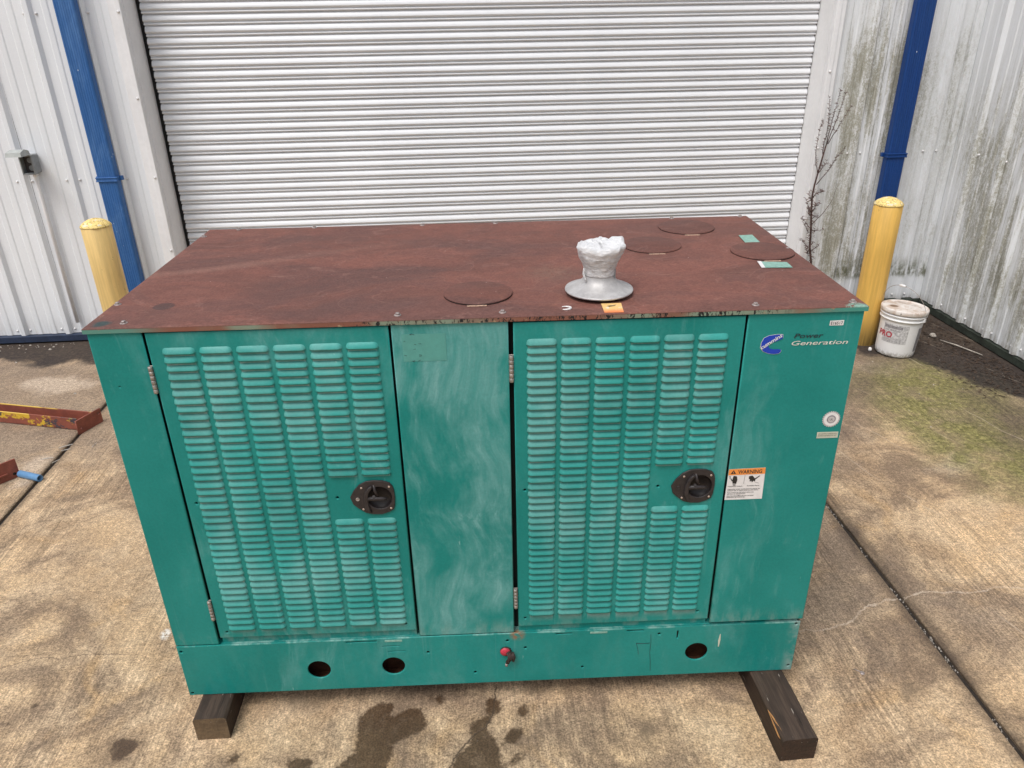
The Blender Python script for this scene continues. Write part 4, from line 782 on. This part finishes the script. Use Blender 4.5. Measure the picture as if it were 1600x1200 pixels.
b = MB(); b.tube([(EX-.040, EY-.006, ZL+.070), (EX-.042, EY-.010, ZL+.056), (EX-.038, EY-.028, ZL+.040)], [.003, .0035, .002], 7); b.build('wrap_tail', WRAP, exo)

# ------------------------------------------------------------------ pail
px_, py_ = 3.545, 2.60
pail = thing('pail', 'white plastic pail with lid and wire handle at the foot of the right bollard', 'bucket', (px_, py_, 0), 0)
pail.rotation_euler = (R(-1.0), R(2.5), 0); pail.scale = (.89, .89, 1.0)
prf = [(.112, .000), (.122, .004), (.127, .012), (.1295, .03), (.1325, .12), (.1365, .225), (.1375, .236), (.1475, .2375), (.149, .242), (.1475, .246), (.1395, .2475), (.140, .262), (.1495, .2635), (.151, .268), (.1495, .272), (.142, .274), (.1425, .286)]
b = MB(); b.lathe(prf, n=56); b.build('pail_body', PAIL, pail)
lp_ = [(.1455, .280), (.1525, .2805), (.1545, .286), (.1545, .302), (.152, .3075), (.1475, .309), (.144, .307), (.141, .3025), (.132, .302), (.126, .3035), (.06, .304), (.002, .3045)]
b = MB(); b.lathe(lp_, n=56); b.build('pail_lid', [PLID], pail)
for a in (R(-52), R(128)): 
    b = MB(); b.bbox(-.014, .014, -.007, .007, .238, .262, .003); e = b.build('handle_ear', PAIL, pail); e.location = (math.cos(a)*.147, math.sin(a)*.147, 0); e.rotation_euler = (0, 0, a+R(90))
ed = Vector((math.cos(R(-52)), math.sin(R(-52)), 0)); P = []
for i in range(25):
    th = math.pi*i/24; P.append(ed*.157*math.cos(th)+Vector((-.03*math.sin(th), .045*math.sin(th), .250+.178*math.sin(th)**.8)))
b = MB(); b.tube(P, .0017, 6); wh_ = b.build('wire_handle', STEEL, pail); b = MB(); gp = [p for p in P[11:14]]; b.tube(gp, .0075, 10); b.build('handle_grip', PAIL, wh_)
def cyl(rad): 
    def f(u, z): a = u/rad; return (math.cos(a)*rad, math.sin(a)*rad, z)
    return f
def patch(name, u0, u1, z0, z1, mat, rad0=.1325, par=pail):
    vs = []; fs = []; nn = 14
    for i in range(nn+1):
        for z in (z0, z1): rr = .1298+(z-.03)*.0345+.0006; a = u0+(u1-u0)*i/nn; vs.append((math.cos(a)*rr, math.sin(a)*rr, z))
    for i in range(nn): fs.append((2*i, 2*i+2, 2*i+3, 2*i+1))
    b = MB(); b.add(vs, fs, True); return b.build(name, mat, par)
lab = patch('pail_label', R(-168), R(-95), .095, .215, simple('worn_pail_label', (.50, .49, .49), .5, 0, .45, 90))
patch('label_bar', R(-165), R(-112), .188, .206, GRYP, par=lab).scale = (1.002, 1.002, 1); patch('side_label', R(-62), R(-42), .045, .20, GRYP)
def wrap_t(off): 
    def f(u, z): rr = .1298+(z-.03)*.0345+.0016; a = off+u/.134; return (math.cos(a)*rr, math.sin(a)*rr, z)
    return f
text('lettering', 'PRO', 0, .128, .036, REDP, lab, fn=wrap_t(R(-182)), width=.105, bold=.03); text('lettering', 'ALL PURPOSE', 0, .172, .010, GRYP, lab, fn=wrap_t(R(-160)), width=.10, bold=.01)
for k in range(5): text('lettering', 'joint compound ready mix', 0, .124-.007*k, .004, GRYP, lab, fn=wrap_t(R(-160)), width=.12)

# ------------------------------------------------------------------ outlet box
oo = (-1.727, 3.297, 1.14)
ob = thing('outlet_box', 'grey weatherproof outlet box with raised cover on the left wall', 'outlet box', bw(*oo), YAW)
b = MB(); b.bbox(-.036, .036, -.045, 0, 0, .113, .004); b.build('back_box', GREY, ob)
b = MB()
for x0, x1, z0, z1 in ((-.038, -.031, -.002, .115), (.031, .038, -.002, .115), (-.0305, .0305, -.002, .006), (-.0305, .0305, .107, .115)): b.bbox(x0, x1, -.092, -.0455, z0, z1, .0015)
b.build('outlet_frame', GREY, ob)
b = MB(); b.box(-.0305, .0305, -.052, -.046, .0065, .1065); sf = b.build('socket_face', GREYD, ob)
for z in (.033, .080): b = MB(); b.lathe([(.0165, 0), (.0165, .003), (.015, .004)], c=(.006, -.052, z), n=18, axis='y'); b.build('socket', GREY, sf); 
b = MB()
b.add([(-.038,-.088,.118),(.038,-.088,.118),(-.044,-.110,.146),(.044,-.110,.146),(-.040,-.150,.158),(.040,-.150,.158),(-.044,-.205,.146),(.044,-.205,.146),(-.046,-.212,.122),(.046,-.212,.122)], [(0,1,3,2),(2,3,5,4),(4,5,7,6),(6,7,9,8)])
b.add([(-.038,-.088,.118),(-.044,-.110,.146),(-.040,-.150,.158),(-.044,-.205,.146),(-.046,-.212,.122),(-.044,-.15,.120)], [(0,1,2,3,4,5)]); b.add([(.038,-.088,.118),(.044,-.110,.146),(.040,-.150,.158),(.044,-.205,.146),(.046,-.212,.122),(.044,-.15,.120)], [(5,4,3,2,1,0)]); b.build('raised_cover', GREYL, ob)
b = MB(); b.tube([(0, -.022, 0), (0, -.024, -.02), (-.002, -.024, -1.0)], .0125, 12); b.lathe([(.016, -.022), (.016, 0)], c=(0, -.023, 0), n=12); b.build('conduit', JAMB, ob)

# ------------------------------------------------------------------ red primer steel on the ground, left
an = math.atan2(-.139, .548)
sf1 = thing('steel_channel', 'red primed steel channel with peeling yellow paint and an end plate', 'steel beam', (-1.20, 1.928, 0), an)
b = MB(); b.bbox(-1.45, -.012, -.035, .035, .004, .010, .0015); b.bbox(-1.45, -.045, -.036, -.030, .0102, .074, .0015); b.bbox(-1.45, -.012, .046, .052, .0102, .074, .0015); b.bbox(-1.45, -.012, .035, .052, .004, .010, .0012); b.build('channel', PRIM, sf1)
plate('end_plate', rect(-.075, .085, 0.0, .082), [circ(-.052, .03, .007, 12), circ(.070, .058, .007, 12)], 0, .008, PRIMP, sf1, bev=.001, rot=(0, 0, R(82)), loc=(-.004, .0, .0))
b = MB(); b.box(.0, .052, -.07, -.064, 0.001, .05); b.box(-.09, -.01, -.034, .045, .0705, .0715); 
sf2 = thing('steel_bracket', 'red primed steel bracket lying at the left edge with a blue tube under it', 'steel bracket', (-1.330, 1.470, 0), R(50))
b = MB(); b.bbox(-.30, 0, -.004, .004, 0.0, .098, .001); b.bbox(-.30, -.008, .0045, .090, .0, .007, .001); b.bbox(-.30, -.05, -.012, -.0045, .034, .042, .001); b.build('angle_plate', PRIMP, sf2)
b = MB(); b.lathe([(.007, 0), (.007, .0006)], c=(-.022, -.0042, .024), n=12, axis='y'); b.lathe([(.005, 0), (.005, .0006)], c=(-.09, -.0042, .024), n=12, axis='y'); b.build('bolt_hole', HOLE, sf2)
tb = thing('blue_tube', 'short light-blue plastic tube poking out from the red bracket', 'tube', bw(-1.26, 1.49, .0), R(-22))
b = MB(); b.lathe([(.0165, -.065), (.017, -.063), (.017, .063), (.0165, .065), (.013, .065), (.0125, .04)], n=20, cap=False)
b.v = [(z, x, y+.0175) for x, y, z in b.v]; b.build('tube', TUBE, tb); tb.location = (-1.262, 1.436, 0)

# ------------------------------------------------------------------ dry weed against the door trim
wo_ = (3.36, 3.17, 0); wd = thing('dry_weed', 'tall dead weed with bare branches growing beside the right door trim', 'plant', bw(*wo_), YAW)
stem = [(3.36,0.0),(3.365,.2),(3.351,0.388),(3.323,0.495),(3.309,0.615),(3.29,0.733),(3.275,0.858),(3.279,0.93),(3.289,1.0),(3.304,1.1),(3.317,1.178)]
brs = [[(3.289,1.0),(3.26,1.081),(3.249,1.18),(3.254,1.276),(3.264,1.338)],[(3.304,1.1),(3.301,1.178),(3.316,1.275),(3.31,1.37),(3.301,1.463)],[(3.317,1.178),(3.328,1.322),(3.337,1.416),(3.345,1.518)],[(3.317,1.178),(3.354,1.321),(3.375,1.434),(3.382,1.498)],[(3.326,1.187),(3.369,1.292),(3.423,1.423)],[(3.29,0.929),(3.355,1.018),(3.402,1.107),(3.445,1.16)],[(3.307,0.658),(3.37,0.74),(3.41,0.823),(3.425,0.92)],[(3.278,0.837),(3.305,0.873),(3.34,0.887)],[(3.294,0.743),(3.307,0.795),(3.325,0.815)],[(3.301,0.7),(3.341,0.72)],[(3.293,1.005),(3.346,1.069)],[(3.338,0.472),(3.375,0.515)],[(3.314,0.615),(3.378,0.628)],[(3.276,0.817),(3.255,0.879)],[(3.283,0.743),(3.236,0.834)],[(3.281,0.722),(3.238,0.787)],[(3.295,0.637),(3.223,0.714)],[(3.294,0.604),(3.238,0.681)],[(3.312,0.495),(3.241,0.563)],[(3.319,0.451),(3.277,0.507)]]
b = MB(); b.tube([(x, 3.18+.01*math.sin(z*5), z) for x, z in stem], [.0085-.0004*i for i in range(len(stem))], 7); b.build('stem', TWIG, wd, wo_)
for bi, br_ in enumerate(brs):
    b = MB(); yy0 = 3.18+.01*math.sin(br_[0][1]*5); dy = random.uniform(-.06, .03); P = []
    for (x0, z0), (x1, z1) in zip(br_, br_[1:]):
        for q in range(4): f_ = q/4; P.append(Vector((x0+(x1-x0)*f_+random.uniform(-.002, .002), 0, z0+(z1-z0)*f_)))
    P.append(Vector((br_[-1][0], 0, br_[-1][1])))
    for i, p in enumerate(P): p.y = yy0+dy*i/len(P)
    b.tube(P, [max(.0009, .0032*(1-i/len(P))) for i in range(len(P))], 5)
    dens = 0 if bi == 6 else (4 if bi < 6 else 3)
    for i, p in enumerate(P[(1 if bi >= 7 else 3):]):
        for q in range(dens*2):
            d = Vector((random.uniform(-1, 1), random.uniform(-1, 1), random.uniform(-.2, 1.0))).normalized(); L = random.uniform(.006, .018) if bi < 6 else random.uniform(.006, .022)
            off = Vector((0, 0, random.uniform(-.02, .02))); a_ = p+off*.6; c_ = d.orthogonal().normalized()*L*.16
            b.add([a_-c_, a_+c_, a_+d*L+c_*.4, a_+d*L-c_*.4], [(0,1,2,3)], False, 1)
    b.build('branch', [TWIG, SEED], wd, wo_)
# fine dead leaves clinging low on the stem
b = MB()
for i in range(260):
    z = random.uniform(.40, .9); x = np.interp(z, [s_[1] for s_ in stem], [s_[0] for s_ in stem]); d = Vector((random.uniform(-1, .7), random.uniform(-1, .4), random.uniform(-.6, .7))).normalized(); L = random.uniform(.008, .026); a_ = Vector((x+random.uniform(-.03, .018), 3.17+random.uniform(-.02, .01), z)); c_ = d.orthogonal().normalized()*L*.13; b.add([a_-c_, a_+c_, a_+d*L], [(0,1,2)])
b.build('dead_leaves', SEED, wd, wo_, kind='stuff')

# ------------------------------------------------------------------ litter
def rock(name, x, y, r, mat, label, cat, flatn=.6, z=0., group=None):
    b = MB(); b.lathe([(r*.55, 0), (r*.95, r*.35*flatn), (r, r*.8*flatn), (r*.7, r*1.45*flatn), (r*.2, r*1.7*flatn)], n=12, fn=lambda a, z_: 1+.14*math.sin(a*2+x*9)+.08*math.sin(a*5+y*7)); o = b.build(name, mat, None, label=label, cat=cat, group=group); o.location = (x, y, z); return o
rock('white_ball', 3.404, 2.630, .013, WHT, 'small white ball on the ground between the ochre bollard and the generator', 'ball', 1.15)
rock('pebble', *bw(4.02, 2.68)[:2], .02, PEB, 'pale stone on the dark dirt between the pail and the right wall', 'stone', .8)
nb = thing('roofing_nail', 'tiny bright roofing nail lying on the concrete near the right timber', 'nail', (2.158, .057, 0), R(140))
b = MB(); b.lathe([(.008, 0.001), (.008, .0024), (.003, .0036)], n=14); b.tube([(0, 0, .003), (.028, .0, .0025)], .0014, 6); b.build('nail', ZINC, nb)
b = MB(); P = [bw(4.02, 2.60, .012), bw(4.07, 2.50, .014), bw(4.14, 2.34, .010)]; b.tube(P, [.003, .0045, .003], 6); b.build('twig', PEB, label='pale straight twig on the dirt along the foot of the mossy right wall', cat='twig')
b = MB()
for i in range(110):     # crumbs at the foot of the left wall
    x, y = random.uniform(-3.4, -1.15), 3.24-abs(random.gauss(0, .035)); 
    if random.random() < .1: y = random.uniform(2.2, 3.2)
    r = random.uniform(.002, .008)*(1.4 if random.random() < .12 else 1); c = bw(x, y); s_ = r; b.add([(c[0]-r, c[1]-r*.7, .0005), (c[0]+r, c[1]-r*.6, .0005), (c[0]+r*.6, c[1]+r, .0005), (c[0]-r*.7, c[1]+r*.8, .0005), (c[0]-r*.3, c[1]-r*.2, r*1.1), (c[0]+r*.4, c[1]+r*.2, r*.8)], [(0,1,4),(1,5,4),(1,2,5),(2,3,5),(3,4,5),(3,0,4)])
b.build('gravel_crumbs', PEB, kind='stuff', label='pale crumbs of gravel scattered along the foot of the left wall', cat='gravel')
b = MB()
for i in range(1500):    # rotting leaf litter in the right corner
    x, y = 4.20-abs(random.gauss(0, .20)), random.uniform(1.7, 3.2)
    if x < 3.45 or y < 2.15+(4.2-x)*-.2 - .3 or (x < 3.75 and y < 2.5): continue
    c = Vector(bw(x, y, random.uniform(.001, .008))); a = random.uniform(0, 6.3); L = random.uniform(.004, .016); d = Vector((math.cos(a), math.sin(a), random.uniform(-.1, .3)))*L; e = Vector((-d.y, d.x, random.uniform(-.3, .3)*L))*.35
    b.add([c-d, c+e, c+d, c-e], [(0,1,2,3)])
b.build('leaf_litter', LEAF, kind='stuff', label='dark rotting leaf litter in the corner behind the pail', cat='leaves')
b = MB()
for i in range(46):
    x, y = random.uniform(3.3, 4.15), random.uniform(1.2, 2.9); r = random.uniform(.001, .0045); c = bw(x, y); b.add([(c[0]-r, c[1]-r, .0005), (c[0]+r, c[1]-r, .0005), (c[0], c[1]+r, .0005), (c[0], c[1], r*1.4)], [(0,1,3),(1,2,3),(2,0,3)])
b.build('grit', PEB, kind='stuff', label='light grit sprinkled on the mossy concrete at right', cat='grit')
SL = ('long clear plastic strip nearest the steel end plate, left of the slab joint', 'short clear plastic strip lying across the slab joint below the end plate', 'small clear plastic flake on the slab to the right of the joint', 'longest clear plastic strip farthest left of the joint', 'lowest clear plastic flake beside the slab joint')
for i, (x, y, a, L) in enumerate(((-1.245, 1.74, .5, .065), (-1.225, 1.70, .35, .045), (-1.10, 1.74, 1.4, .04), (-1.28, 1.62, .25, .06), (-1.22, 1.59, .9, .04))):
    b = MB(); d = Vector((math.cos(a), math.sin(a), 0))*L/2; e = Vector((-d.y, d.x, 0))*.06
    b.add([(x-d.x-e.x, y-d.y-e.y, .002), (x+d.x-e.x, y+d.y-e.y, .004), (x+d.x+e.x, y+d.y+e.y, .005), (x-d.x+e.x, y-d.y+e.y, .0025), (x, y, .007)], [(0,1,4),(1,2,4),(2,3,4),(3,0,4)])
    b.build('plastic_scrap', CLEAR, label=SL[i], cat='plastic scrap', group='plastic scraps by the joint')
